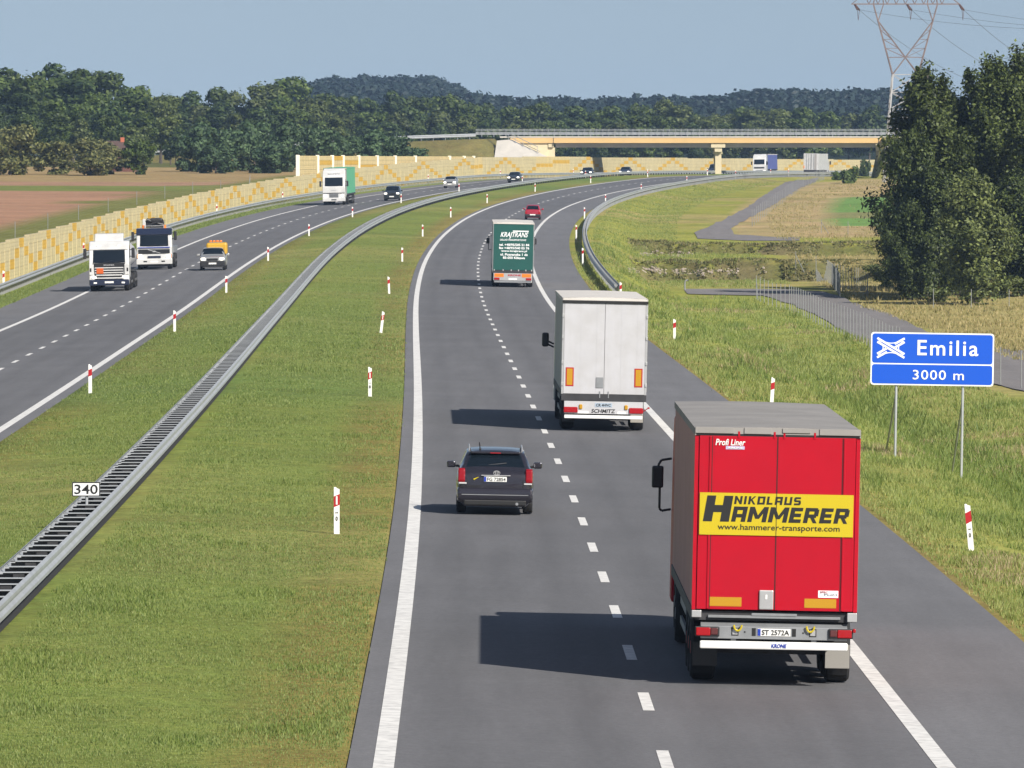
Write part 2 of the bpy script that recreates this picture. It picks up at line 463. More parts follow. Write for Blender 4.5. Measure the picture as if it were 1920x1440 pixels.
# ------------------------------------------------------------------ ground
def ground_material():
    m = bpy.data.materials.new('ground cover'); m.use_nodes = True
    n, l = m.node_tree.nodes, m.node_tree.links
    b = n['Principled BSDF']; b.inputs['Roughness'].default_value = .95; b.inputs['Specular IOR Level'].default_value = .15
    at_ = n.new('ShaderNodeAttribute'); at_.attribute_name = 'cover'
    tc = n.new('ShaderNodeTexCoord')
    prev = at_.outputs['Color']
    for sc, lo, hi in ((.11, .8, 1.2), (.9, .78, 1.22), (5.5, .62, 1.38)):
        nz = n.new('ShaderNodeTexNoise'); nz.inputs['Scale'].default_value = sc; nz.inputs['Detail'].default_value = 6; nz.inputs['Roughness'].default_value = .7
        l.new(tc.outputs['Object'], nz.inputs['Vector'])
        mr = n.new('ShaderNodeMapRange'); mr.inputs[1].default_value = .3; mr.inputs[2].default_value = .7; mr.inputs[3].default_value = lo; mr.inputs[4].default_value = hi
        l.new(nz.outputs[0], mr.inputs[0])
        s = n.new('ShaderNodeVectorMath'); s.operation = 'SCALE'
        l.new(prev, s.inputs[0]); l.new(mr.outputs[0], s.inputs['Scale']); prev = s.outputs[0]
    # hue drift between green and straw
    nz = n.new('ShaderNodeTexNoise'); nz.inputs['Scale'].default_value = .35; nz.inputs['Detail'].default_value = 8; nz.inputs['Roughness'].default_value = .75
    l.new(tc.outputs['Object'], nz.inputs['Vector'])
    mr = n.new('ShaderNodeMapRange'); mr.inputs[1].default_value = .45; mr.inputs[2].default_value = .7; mr.inputs[3].default_value = 0; mr.inputs[4].default_value = .55
    l.new(nz.outputs[0], mr.inputs[0])
    mul = n.new('ShaderNodeVectorMath'); mul.operation = 'MULTIPLY'; mul.inputs[1].default_value = (1.25, .95, 1.0)
    l.new(prev, mul.inputs[0])
    mx = n.new('ShaderNodeMix'); mx.data_type = 'RGBA'
    l.new(mr.outputs[0], mx.inputs[0]); l.new(prev, mx.inputs[6]); l.new(mul.outputs[0], mx.inputs[7])
    l.new(mx.outputs[2], b.inputs['Base Color'])
    bp = n.new('ShaderNodeBump'); bp.inputs['Strength'].default_value = .5; bp.inputs['Distance'].default_value = .12
    nb = n.new('ShaderNodeTexNoise'); nb.inputs['Scale'].default_value = 4; nb.inputs['Detail'].default_value = 5
    l.new(tc.outputs['Object'], nb.inputs['Vector']); l.new(nb.outputs[0], bp.inputs['Height']); l.new(bp.outputs[0], b.inputs['Normal'])
    return m

OC = np.array([-900, -650, -480, -360, -280, -220, -175, -140, -115, -95, -80, -68, -58, -50, -44, -39, -35, -32, -30, -28.6, -27.6, -27.12, -27.08,
               -26.4, -25.5, -24.6, -23.8, -23.2, -23.1, -17.6, -12.1, -12.0, -11, -9.8, -8.6, -7.4, -6.2, -5, -3.8, -2.6, -1.5, -.55, -.42, 5, 10.5, 10.62,
               11.2, 11.9, 12.6, 13.4, 14.2, 15.0, 15.5, 16.2, 17, 17.8, 18.5, 19.2, 20, 21, 22, 23, 24.5, 26, 28, 30, 32, 34, 36.5, 39, 42, 46, 50, 55, 60, 66, 74,
               84, 96, 112, 135, 165, 205, 260, 340, 460, 650, 900], float)
ZR = np.concatenate([np.arange(45, 590, 4.0), np.arange(590, 735, 2.0), np.arange(735, 1300, 4.0), np.arange(1300, 1372, 2.0), np.arange(1372, 1560, 6.0),
                     np.arange(1560, 2000, 16.0), np.arange(2000, 5300, 45.0)])

def cover_colour(X, Y, O, Z):
    """what grows or lies where: albedo by land use"""
    c = np.empty(X.shape + (3,))
    c[...] = (.168, .212, .046)                                        # mown verge
    def put(mask, rgb, a=1.0):
        k = np.clip(mask, 0, 1)[..., None] * a
        c[...] = c * (1 - k) + np.array(rgb) * k
    n1, n2 = vnoise(X, Y, 18.0), vnoise(X + 300, Y - 77, 6.0)
    n3 = vnoise(X - 90, Y + 40, 40.0)
    # median fringe by the asphalt is browner
    med = (O > -12.3) & (O < 0)
    put(med & (O > -2.2), (.215, .165, .05), .75)
    put(med & (O < -10.9), (.22, .175, .045), .5)
    put(med * np.clip(n1 * .8, 0, 1), (.26, .25, .08), .6)
    put(med * np.clip(n3 * .9 - .1, 0, 1), (.12, .185, .045), .8)
    # right slope: yellow green, lush in the ditch, dry on the banks
    rt = O > 10.6
    put(rt, (.27, .30, .06))
    put(rt & (Z > 560), (.275, .285, .055))
    put(rt * np.clip(.9 * n1, 0, 1), (.36, .28, .13), .55)
    put(rt * np.clip(n2 - .3, 0, 1), (.17, .21, .035), .7)
    put(rt & (O < 11.8) & (Z < 520), (.28, .21, .07), .7)
    put(rt & (Z < 480) & (O > 15.6) & (O < 20), (.155, .205, .032), .7)
    put((O > 29) & (Z > 250) & (Z < 700), (.34, .275, .12), .75)
    put((O > 25) & (Z > 740) & (Z < 1250), (.42, .31, .17), .8)
    put((O > 25) * np.clip(n2 + .2, 0, 1) * ((Z > 740) & (Z < 1250)), (.27, .24, .09), .7)
    put((O > 34) & (Z > 790) & (Z < 985), (.13, .26, .06), .95)
    put((O > 34) & (Z > 830) & (Z < 870), (.24, .17, .09), .6)
    # banks and floors of the basins
    Zk = Z; Z = BZ(X, Y, Z)
    bank = (O > 15.8) & (((Z > 620) & (Z < 662)) | ((Z > 697) & (Z < 721)))
    put(bank, (.11, .115, .035), .85); put(bank * np.clip(n2, 0, 1), (.2, .16, .085), .6)
    Z = Zk
    # left fields
    lf = O < -27.2
    put(lf, (.16, .17, .045))
    f = O < -33 + 2 * n1
    put(f & (Z < 862), (.34, .20, .122))
    put(f & (Z >= 862) & (Z < 893), (.16, .19, .045))
    put(f & (Z >= 893) & (Z < 930), (.33, .205, .125))
    put(f & (Z >= 930), (.31, .23, .105))
    put(lf & (Z > 1120), (.11, .12, .035))
    put((Z > 1400) & (np.abs(O) > 28), (.05, .062, .02))
    # embankment of the overpass
    put((np.abs(Y - 1336) < 22) & lf, (.15, .135, .045))
    put(Y > 1800, (.03, .045, .015))
    return c

GM = ground_material()
def build_ground():
    O, Z = np.meshgrid(OC, ZR)
    X, Y = XY(O, Z)
    H = HGT(X, Y)
    under = ((O > -23.15) & (O < -12.05)) | ((O > -.5) & (O < 10.55))
    rr = RH(Z) + road_profile(O)
    H = np.where(under & (Z < 1950), rr - .07, H)
    nR, nC = O.shape
    v = np.stack([X, Y, H], -1).reshape(-1, 3)
    i = np.arange(nR - 1)[:, None] * nC + np.arange(nC - 1)[None, :]
    f = np.stack([i, i + 1, i + nC + 1, i + nC], -1).reshape(-1, 4)
    o = np_mesh('ground', v, f, 4, GM)
    a = o.data.color_attributes.new('cover', 'FLOAT_COLOR', 'POINT')
    c = np.ones((nR * nC, 4), dtype=np.float32); c[:, :3] = cover_colour(X, Y, O, Z).reshape(-1, 3)
    a.data.foreach_set('color', c.ravel())
    tag(o, kind='structure')
build_ground()

# ------------------------------------------------------------------ carriageways and markings
def asphalt_material(name, col, streak=.1):
    m = bpy.data.materials.new(name); m.use_nodes = True
    n, l = m.node_tree.nodes, m.node_tree.links
    b = n['Principled BSDF']; b.inputs['Roughness'].default_value = .82; b.inputs['Specular IOR Level'].default_value = .35
    at_ = n.new('ShaderNodeAttribute'); at_.attribute_name = 'wear'
    tc = n.new('ShaderNodeTexCoord')
    s0 = n.new('ShaderNodeVectorMath'); s0.operation = 'SCALE'; s0.inputs[0].default_value = col
    l.new(at_.outputs['Fac'], s0.inputs['Scale']); prev = s0.outputs[0]
    mp = n.new('ShaderNodeMapping'); mp.inputs['Scale'].default_value = (1.0, .05, 1)
    l.new(tc.outputs['Object'], mp.inputs[0])
    for vec, sc, lo, hi in ((mp.outputs[0], 1.1, .9, 1.1), (tc.outputs['Object'], .12, .92, 1.08), (tc.outputs['Object'], 9, .85, 1.15), (tc.outputs['Object'], 45, .8, 1.2)):
        nz = n.new('ShaderNodeTexNoise'); nz.inputs['Scale'].default_value = sc; nz.inputs['Detail'].default_value = 5; nz.inputs['Roughness'].default_value = .7
        l.new(vec, nz.inputs['Vector'])
        mr = n.new('ShaderNodeMapRange'); mr.inputs[1].default_value = .3; mr.inputs[2].default_value = .7; mr.inputs[3].default_value = lo; mr.inputs[4].default_value = hi
        l.new(nz.outputs[0], mr.inputs[0])
        s = n.new('ShaderNodeVectorMath'); s.operation = 'SCALE'
        l.new(prev, s.inputs[0]); l.new(mr.outputs[0], s.inputs['Scale']); prev = s.outputs[0]
    l.new(prev, b.inputs['Base Color'])
    return m
ASPH = asphalt_material('worn asphalt', (.140, .139, .145))
PATHM = asphalt_material('grey path asphalt', (.20, .185, .18))
MARK = mat('white road marking', (.78, .765, .73), .6, var=.08, vscale=3.0, dirt=((.36, .35, .34), .6, 5.0))

ZST = np.arange(60, 1900.1, 5.0)
def strip_rows(oc, zs, dz):
    O, Z = np.meshgrid(np.asarray(oc, float), zs)
    X, Y = XY(O, Z)
    return O, Z, np.stack([X, Y, RH(Z) + road_profile(O) + dz], -1)
def strip(name, oc, zs, dz, m, wear=None):
    O, Z, V = strip_rows(oc, zs, dz)
    nR, nC = O.shape
    i = np.arange(nR - 1)[:, None] * nC + np.arange(nC - 1)[None, :]
    f = np.stack([i, i + 1, i + nC + 1, i + nC], -1).reshape(-1, 4)
    o = np_mesh(name, V.reshape(-1, 3), f, 4, m)
    if wear:
        a = o.data.attributes.new('wear', 'FLOAT', 'POINT')
        a.data.foreach_set('value', wear(O, Z).astype(np.float32).ravel())
    return tag(o, kind='structure')
def lane_wear(centres, sh_lo, sh_hi):
    def f(O, Z):
        w = np.ones_like(O)
        for c in centres:                                   # tracks polished by tyres
            for t in (-.95, .95):
                w -= .15 * np.exp(-((O - c - t) / .42) ** 2)
            w -= .11 * np.exp(-((O - c) / .3) ** 2)
        w = np.where((O < sh_lo) | (O > sh_hi), w * 1.10, w)  # shoulders are less worn
        return w * (1 + .04 * np.sin(Z / 37.0))
    return f
strip('carriageway', np.arange(-.48, 10.63, .37), ZST, .0, ASPH, lane_wear((1.9, 5.65), -.1, 7.5))
strip('carriageway', np.linspace(-23.2, -11.98, 31), ZST, .0, ASPH, lane_wear((-14.4, -18.15), -20.1, -12.4))

def marks():
    mb = MB()
    for c, w in ((.0, .28), (7.55, .26), (-12.55, .28), (-20.1, .26)):
        _, _, V = strip_rows([c - w / 2, c + w / 2], ZST, .006)
        mb.sheet([[tuple(p) for p in r] for r in V])
    for c, z0 in ((3.78, 118.2), (-16.3, 121.0)):
        z = z0 - 12 * 4
        while z < 1500:
            _, _, V = strip_rows([c - .085, c + .085], np.array([z, z + 2, z + 4]), .006)
            mb.sheet([[tuple(p) for p in r] for r in V])
            z += 12.0
    tag(mb.build('road_markings', MARK), kind='structure')
marks()
# dark gravel under the central barrier
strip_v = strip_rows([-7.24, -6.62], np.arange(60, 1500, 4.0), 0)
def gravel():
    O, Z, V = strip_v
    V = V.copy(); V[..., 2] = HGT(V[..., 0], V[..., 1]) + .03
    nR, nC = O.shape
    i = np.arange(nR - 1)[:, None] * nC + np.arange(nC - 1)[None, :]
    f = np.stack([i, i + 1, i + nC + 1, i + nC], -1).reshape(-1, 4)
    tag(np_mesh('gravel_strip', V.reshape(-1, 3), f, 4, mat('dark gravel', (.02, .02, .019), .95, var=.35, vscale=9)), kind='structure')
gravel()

# ------------------------------------------------------------------ service paths (outlines from the photograph, laid on the terrain)
def patch(name, px, m):
    pts = [hit(x, y) for x, y in px]
    poly = [(p.x, p.y) for p in pts]
    xs, ys = [p[0] for p in poly], [p[1] for p in poly]
    bm = bmesh.new()
    bm.faces.new([bm.verts.new((x, y, 0)) for x, y in poly])
    bmesh.ops.triangulate(bm, faces=bm.faces[:])
    for y in np.arange(min(ys) + 2, max(ys), 3.0):
        bmesh.ops.bisect_plane(bm, geom=bm.verts[:] + bm.edges[:] + bm.faces[:], plane_co=(0, y, 0), plane_no=(0, 1, 0))
    for x in np.arange(min(xs) + 1, max(xs), 1.5):
        bmesh.ops.bisect_plane(bm, geom=bm.verts[:] + bm.edges[:] + bm.faces[:], plane_co=(x, 0, 0), plane_no=(1, 0, 0))
    co = np.array([v.co for v in bm.verts])
    h = HGT(co[:, 0], co[:, 1]) + .045
    for v, z in zip(bm.verts, h): v.co.z = z
    bmesh.ops.recalc_face_normals(bm, faces=bm.faces[:])
    if sum(f.normal.z for f in bm.faces) < 0: bmesh.ops.reverse_faces(bm, faces=bm.faces[:])
    me = bpy.data.meshes.new(name); bm.to_mesh(me); bm.free()
    me.materials.append(m)
    a = me.attributes.new('wear', 'FLOAT', 'POINT')
    a.data.foreach_set('value', np.ones(len(me.vertices), dtype=np.float32))
    o = bpy.data.objects.new(name, me); COL.objects.link(o)
    return tag(o, kind='structure')
patch('path', [(1283, 543), (1420, 543), (1470, 543), (1545, 548), (1590, 563), (1640, 580), (1690, 600), (1735, 622), (1800, 640), (1870, 655), (1960, 662), (1960, 745), (1880, 725),
               (1800, 712), (1720, 690), (1640, 652), (1560, 608), (1490, 572), (1430, 555), (1290, 552)], PATHM)
patch('path', [(1302, 437), (1325, 428), (1362, 410), (1400, 390), (1440, 362), (1466, 346), (1500, 338), (1535, 333), (1528, 342), (1500, 353), (1472, 371), (1445, 388), (1415, 405),
               (1385, 420), (1370, 430), (1376, 440), (1430, 444), (1500, 446), (1500, 452), (1400, 452), (1308, 448)], PATHM)

# ------------------------------------------------------------------ guard rails
WB = [(.0, .43), (.055, .47), (.055, .53), (.0, .58), (.0, .62), (.055, .67), (.055, .73), (.0, .77)]   # the corrugated beam, seen in section
def rail_mesh(o, zs, side, m, parent, name='rail', drop=0.0):
    mb = MB()
    rows = []
    for z in zs:
        r = []
        for lat, h in WB:
            x, y = XY(o + side * lat, z)
            r.append((float(x), float(y), BASE_H(o, z) + h - drop))
        rows.append(r)
    mb.sheet(rows)
    ob = mb.build(name, m, parent)
    md = ob.modifiers.new('thick', 'SOLIDIFY'); md.thickness = .006
    return ob
def BASE_H(o, z):
    x, y = XY(o, z)
    return float(HGT(np.array([x]), np.array([y]))[0])
def instanced(name, proto_mesh, locs, m, parent, limit=100):
    """the nearest ones as parts of their own, the rest in one mesh"""
    for k, (loc, rz) in enumerate(locs[:limit]):
        ob = bpy.data.objects.new(name, proto_mesh); COL.objects.link(ob)
        ob.parent = parent; ob.location = loc; ob.rotation_euler = (0, 0, rz)
    rest = locs[limit:]
    if rest:
        n = len(proto_mesh.vertices)
        co = np.empty(n * 3, dtype=np.float32); proto_mesh.vertices.foreach_get('co', co); co = co.reshape(-1, 3)
        fs = [tuple(p.vertices) for p in proto_mesh.polygons]; mis = [p.material_index for p in proto_mesh.polygons]
        mb = MB()
        for loc, rz in rest:
            c, s = math.cos(rz), math.sin(rz)
            v = np.stack([co[:, 0] * c - co[:, 1] * s + loc[0], co[:, 0] * s + co[:, 1] * c + loc[1], co[:, 2] + loc[2]], -1)
            mb.add([tuple(p) for p in v], fs); mb.mi[-len(fs):] = mis
        tag(mb.build(name, m, parent), kind='stuff')
def proto(mb, m):
    o = mb.build('proto', m); me = o.data
    bpy.data.objects.remove(o)
    return me
def yaw(z): return -math.atan(float(SLOPE(z)))
def post_locs(o, zs): return [((float(XY(o, z)[0]), float(XY(o, z)[1]), BASE_H(o, z)), yaw(z)) for z in zs]

def guardrail(o, side, z0, z1, label, spacing=2.0, double=0.0):
    root = empty('guardrail')
    tag(root, label, 'guard rail')
    zs = np.arange(z0, z1 + .1, 4.0)
    rail_mesh(o, zs, side, M['galv'], root)
    if double: rail_mesh(o - side * double, zs, -side, M['galv'], root)
    mb = MB(); mb.box(-.05, .05, -.03, .03, -.15, .70)
    mb.box(min(0, side * .13), max(0, side * .13), -.05, .05, .52, .68)
    me = proto(mb, M['galv_dark'])
    instanced('post', me, post_locs(o - side * .18, np.arange(z0 + 1, z1, spacing)), M['galv_dark'], root)
    return root
def central_barrier():
    root = empty('central_barrier')
    tag(root, 'ladder like double steel barrier running along the grass median', 'crash barrier')
    zs = np.concatenate([np.arange(110, 600, 4.0), np.arange(600, 1561, 6.0)])
    rail_mesh(-6.60, zs, 1, M['galv'], root, drop=.20)
    rail_mesh(-7.23, zs, -1, M['galv'], root, drop=.20)
    mb = MB(); mb.box(-.31, .30, -.06, .06, .522, .540); mb.box(-.31, -.22, -.06, .06, .50, .543); mb.box(-.30, .29, .035, .055, .42, .5215, mi=1)  # spacer web coloured black to paint in the shade inside the open channel
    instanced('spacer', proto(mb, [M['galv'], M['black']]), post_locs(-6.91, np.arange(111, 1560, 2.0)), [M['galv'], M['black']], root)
    mb = MB(); mb.box(-.05, .05, -.04, .04, -.2, .50)
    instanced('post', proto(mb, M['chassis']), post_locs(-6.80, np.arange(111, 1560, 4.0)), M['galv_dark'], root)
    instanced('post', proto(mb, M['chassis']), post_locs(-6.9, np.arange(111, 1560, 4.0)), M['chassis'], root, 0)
central_barrier()
guardrail(-24.9, 1, 440, 1560, 'long grey guard rail at the foot of the yellow patterned wall')
guardrail(11.75, -1, 478, 1480, 'curved grey guard rail along the right shoulder above the green slope', double=.26)

# ------------------------------------------------------------------ noise wall
def panel_material(name, col):
    m = mat(name, col, .85, var=.10, vscale=.9, dirt=(tuple(c * .72 for c in col), .5, .5))
    n, l = m.node_tree.nodes, m.node_tree.links
    tc = n.new('ShaderNodeTexCoord')
    bk = n.new('ShaderNodeTexBrick'); bk.inputs['Scale'].default_value = 1.0
    bk.inputs['Brick Width'].default_value = .9; bk.inputs['Row Height'].default_value = .24; bk.inputs['Mortar Size'].default_value = .018
    mp = n.new('ShaderNodeMapping'); mp.inputs['Rotation'].default_value = (0, math.pi / 2, math.pi / 2)
    l.new(tc.outputs['Object'], mp.inputs[0])
    cmb = n.new('ShaderNodeSeparateXYZ'); l.new(tc.outputs['Object'], cmb.inputs[0])
    c2 = n.new('ShaderNodeCombineXYZ'); l.new(cmb.outputs[1], c2.inputs[0]); l.new(cmb.outputs[2], c2.inputs[1])
    l.new(c2.outputs[0], bk.inputs['Vector'])
    bp = n.new('ShaderNodeBump'); bp.inputs['Strength'].default_value = .8; bp.inputs['Distance'].default_value = .05; bp.invert = True
    l.new(bk.outputs['Fac'], bp.inputs['Height'])
    l.new(bp.outputs[0], n['Principled BSDF'].inputs['Normal'])
    return m
PC = [panel_material('sand coloured panel', (.60, .51, .285)), panel_material('orange yellow panel', (.64, .39, .05)), panel_material('pale yellow panel', (.66, .53, .26))]
def noise_wall():
    root = empty('noise_wall')
    tag(root, 'long sand coloured wall with an orange zigzag of panels beside the oncoming lanes', 'wall')
    cell = 5.6
    pos, step_ = 1, 1
    back = MB(); body = MB(); posts = []
    zs = np.arange(432, 1850, cell)
    special = lambda z: 1168 < z < 1178 or 1252 < z < 1296
    for k, z in enumerate(zs):
        z2 = z + cell
        g0, g1 = BASE_H(WALL_O + .3, z) - .3, BASE_H(WALL_O + .3, z2) - .3
        t0, t1 = float(WALL_TOP(z)), float(WALL_TOP(z2))
        step = round(t0 / .12) * .12
        a0, a1, b0, b1 = XY(WALL_O - .16, z), XY(WALL_O - .16, z2), XY(WALL_O + .10, z), XY(WALL_O + .10, z2)
        P = lambda a, h: (float(a[0]), float(a[1]), h)
        back.add([P(a0, g0), P(b0, g0), P(b1, g1), P(a1, g1), P(a0, step), P(b0, step), P(b1, step), P(a1, step)],
                 [(0, 3, 2, 1), (4, 5, 6, 7), (0, 1, 5, 4), (1, 2, 6, 5), (2, 3, 7, 6), (3, 0, 4, 7)])
        n = 4 if z < 900 else (5 if z < 1080 else 6)
        base = float(RH(z)) - .22
        pos += step_
        if pos >= n - 1: pos, step_ = n - 1, -1
        elif pos <= 0: pos, step_ = 0, 1
        hgt = (step - base) / n
        for j in range(n):
            orange = j == pos
            if special(z): orange = (j == 3 and z < 1274) or (j == 4 and z >= 1274)
            z_a, z_b = z + .012, z2 - .012
            p0, p1 = XY(WALL_O + .115, z_a), XY(WALL_O + .115, z_b)
            q0, q1 = XY(WALL_O + .10, z_a), XY(WALL_O + .10, z_b)
            lo, hi = base + j * hgt + .012, base + (j + 1) * hgt - .012
            if special(z): lo, hi = base + j * hgt, base + (j + 1) * hgt
            body.add([P(q0, lo), P(p0, lo), P(p1, lo), P(q1, lo), P(q0, hi), P(p0, hi), P(p1, hi), P(q1, hi)],
                     [(0, 3, 2, 1), (4, 5, 6, 7), (0, 1, 5, 4), (1, 2, 6, 5), (2, 3, 7, 6), (3, 0, 4, 7)], 1 if orange else (2 if special(z) else 0))
        posts.append(((float(XY(WALL_O + .10, z)[0]), float(XY(WALL_O + .10, z)[1]), base), yaw(z)))
    back.build('wall_body', mat('mortar grey concrete', (.42, .36, .22), .9), root)
    body.build('panels', PC, root)
    mb = MB(); mb.box(-.03, .04, -.05, .05, 0, 2.05)
    instanced('post', proto(mb, PC[0]), posts, PC[0], root)
noise_wall()
def px_to_z(px, o, z0=700, z1=1400):
    zz = np.arange(z0, z1, .5)
    x, y = XY(o, zz)
    p = CX + FPX * x / y
    return float(zz[np.argmin(np.abs(p - px))])
def upper_barrier():
    root = empty('noise_barrier')
    tag(root, 'raised yellow noise barrier with white posts standing above the zigzag wall', 'noise barrier')
    o = -27.75
    edges = [557, 594, 622, 642, 671, 706, 740, 778, 842, 869, 887]
    rows = {1: 3, 2: 4, 3: 3, 4: 2}
    zs = [px_to_z(e, o) for e in edges]
    top = 8.62
    body = MB()
    P = lambda o_, z_, h: (float(XY(o_, z_)[0]), float(XY(o_, z_)[1]), h)
    for i in range(len(zs) - 1):
        b0 = BASE_H(o - .6, zs[i]) - .3
        n = 6; hh = (top - (top - 3.3)) / n
        for j in range(n):
            lo, hi = top - 3.3 + j * hh, top - 3.3 + (j + 1) * hh - .02
            mi = 1 if rows.get(i) == j - 1 else 2
            sub = np.linspace(zs[i], zs[i + 1], 4)
            for s0, s1 in zip(sub[:-1], sub[1:]):
                body.add([P(o - .1, s0, lo), P(o + .1, s0, lo), P(o + .1, s1, lo), P(o - .1, s1, lo), P(o - .1, s0, hi), P(o + .1, s0, hi), P(o + .1, s1, hi), P(o - .1, s1, hi)],
                         [(0, 3, 2, 1), (4, 5, 6, 7), (0, 1, 5, 4), (1, 2, 6, 5), (2, 3, 7, 6), (3, 0, 4, 7)], mi)
    body.build('panels', PC, root)
    pm = mat('cream white post', (.84, .80, .68), .6)
    mb = MB(); mb.box(-.12, .30, -.26, .26, -3.4, .08)
    instanced('post', proto(mb, pm), [((*P(o, z, top),), yaw(z)) for z in zs], pm, root)
upper_barrier()

# ------------------------------------------------------------------ overpass
def overpass():
    root = empty('overpass', (0, 0, 0))
    tag(root, 'concrete road bridge with an ochre fascia crossing over the motorway', 'bridge')
    y0, y1 = BR_Y0, BR_Y1
    d = 11.95
    mb = MB(); mb.box(-.4, 110, y0 + .25, y1 - .25, d - .55, d - .05); mb.build('deck', M['conc_grey'], root)
    mb = MB()
    for ya, yb in ((y0 - .05, y0 + .25), (y1 - .25, y1 + .05)): mb.box(-.3, 110, ya, yb, d - 1.05, d - .18, bev=.02)
    mb.build('fascia', M['ochre'], root)
    mb = MB()
    for ya, yb in ((y0 - .12, y0 + .5), (y1 - .5, y1 + .12)): mb.box(-2, 110, ya, yb, d - .16, d + .06)
    mb.build('kerb', M['conc'], root)
    for yb in (y0 + .9, y0 + 3.6, y0 + 6.5, y0 + 9.2):
        mb = MB(); mb.box(BR_XL + .3, BR_XR + .8, yb, yb + .9, d - 1.78, d - .56); mb.build('beam', M['conc_grey'], root)
    # abutments with wing walls
    mb = MB()
    mb.box(-2.3, BR_XL - 1.0, y0 + .3, y1 - .3, 4, d - 1.06); mb.box(BR_XL - 1.0, BR_XL + .2, y0 + .6, y1 - .6, 4, d - 1.8)
    mb.box(BR_XL - .9, BR_XL, y0 + .15, y0 + .6, d - 1.75, d - 1.1)
    mb.build('abutment', M['cream'], root)
    mb = MB()
    mb.box(BR_XR, 74, y0 + .3, y1 - .3, 3, d - 1.06); mb.box(BR_XR - .5, BR_XR + .4, y0 + .15, y0 + .6, d - 2.3, d - 1.1)
    mb.build('abutment', M['cream'], root)
    mb = MB()
    mb.add([(-2.5, y0 - .3, 11.3), (.0, y0 - .3, 11.5), (8.0, y0 - 6.5, 7.6), (8.0, y0 - 8, 6.5), (-3.2, y0 - 8, 6.5), (-2.5, y0 + 1, 11.3), (.0, y0 + 1, 11.5), (8, y0 + .2, 7.6), (8, y0 + .2, 6.5), (-3.2, y0 + .2, 6.5)],
           [(0, 4, 3, 2, 1), (5, 6, 7, 8, 9), (0, 1, 6, 5), (1, 2, 7, 6), (2, 3, 8, 7), (3, 4, 9, 8), (4, 0, 5, 9)])
    mb.build('wing_wall', M['conc'], root)
    mb = MB(); mb.tube((-.6, y0 - .4, 12.6), (4.2, y0 - 4, 10.3), .06); mb.tube((-.6, y0 - .4, 12.0), (4.6, y0 - 4, 9.5), .05)
    for k in range(5): mb.tube((-.6 + k * 1.2, y0 - .4 - k * .9, 12.6 - k * .57), (-.6 + k * 1.2, y0 - .4 - k * .9, 11.2 - k * .6), .04)
    mb.build('stair_rail', M['galv'], root)
    # two piers on the median
    px = 34.1
    for yy in (y0 + 1.2, y0 + 8.0):
        mb = MB(); mb.box(px - .52, px + .52, yy, yy + 1.5, 4.8, d - 2.6, bev=.04); mb.build('pier', M['cream'], root)
        mb = MB(); mb.prism([(yy - .1, d - 2.85), (yy + 1.6, d - 2.85), (yy + 1.7, d - 2.5), (yy - .2, d - 2.5)], px - .7, px + .7); mb.build('pier_collar', M['cream'], root)
    mb = MB(); mb.box(px - 1.2, px + 1.15, y0 + .2, y1 - .2, d - 1.80, d - 1.07); mb.box(px - .6, px + .6, y0 + .4, y1 - .4, d - 2.5, d - 1.8); mb.build('cap_beam', M['cream'], root)
    # parapet
    mb = MB()
    for h in (1.18, .95): mb.box(-6, 110, y0 - .03, y0 + .03, d + h, d + h + .06)
    mb.build('handrail', M['galv'], root)
    mb = MB(); mb.box(-6, 110, y0 + .45, y0 + .5, d + .38, d + .75); mb.box(-6, 110, y1 - .5, y1 - .45, d + .38, d + .75)
    mb.build('barrier_rail', M['galv'], root)
    mb = MB(); mb.box(-.035, .035, -.035, .035, 0, 1.3)
    instanced('rail_post', proto(mb, M['galv_dark']), [((x, y0, d), 0) for x in np.arange(-5, 66, 1.0)], M['galv_dark'], root)
    mb = MB(); mb.box(-.06, .06, -.04, .04, 0, .7)
    instanced('barrier_post', proto(mb, M['galv_dark']), [((x, y0 + .55, d), 0) for x in np.arange(-5, 66, 2.0)], M['galv_dark'], root)
    # joint
    mb = MB(); mb.box(BR_XL - .12, BR_XL - .02, y0 - .09, y0 + .3, d - 1.5, d + .0); mb.box(BR_XR - .1, BR_XR, y0 - .09, y0 + .3, d - 1.5, d + .3); mb.build('expansion_joint', M['chassis'], root)
overpass()
def ramp_rail():
    root = empty('guardrail')
    tag(root, 'grey guard rail on the embankment leading up to the bridge', 'guard rail')
    mb = MB(); rows = []
    for x in np.arange(-62, -5.9, 2.0):
        h = float(ramp_level(x))
        rows.append([(x, BR_Y0 + .5 - .05 * k, h + .38 + .09 * i) for i, k in enumerate((0, 1, 1, 0, 1, 1, 0))])
    mb.sheet(rows); mb.build('rail', M['galv'], root)
    mb = MB(); mb.box(-.05, .05, -.04, .04, -.3, .85)
    instanced('post', proto(mb, M['galv_dark']), [((x, BR_Y0 + .6, float(ramp_level(x))), 0) for x in np.arange(-61, -6, 2.0)], M['galv_dark'], root)
ramp_rail()

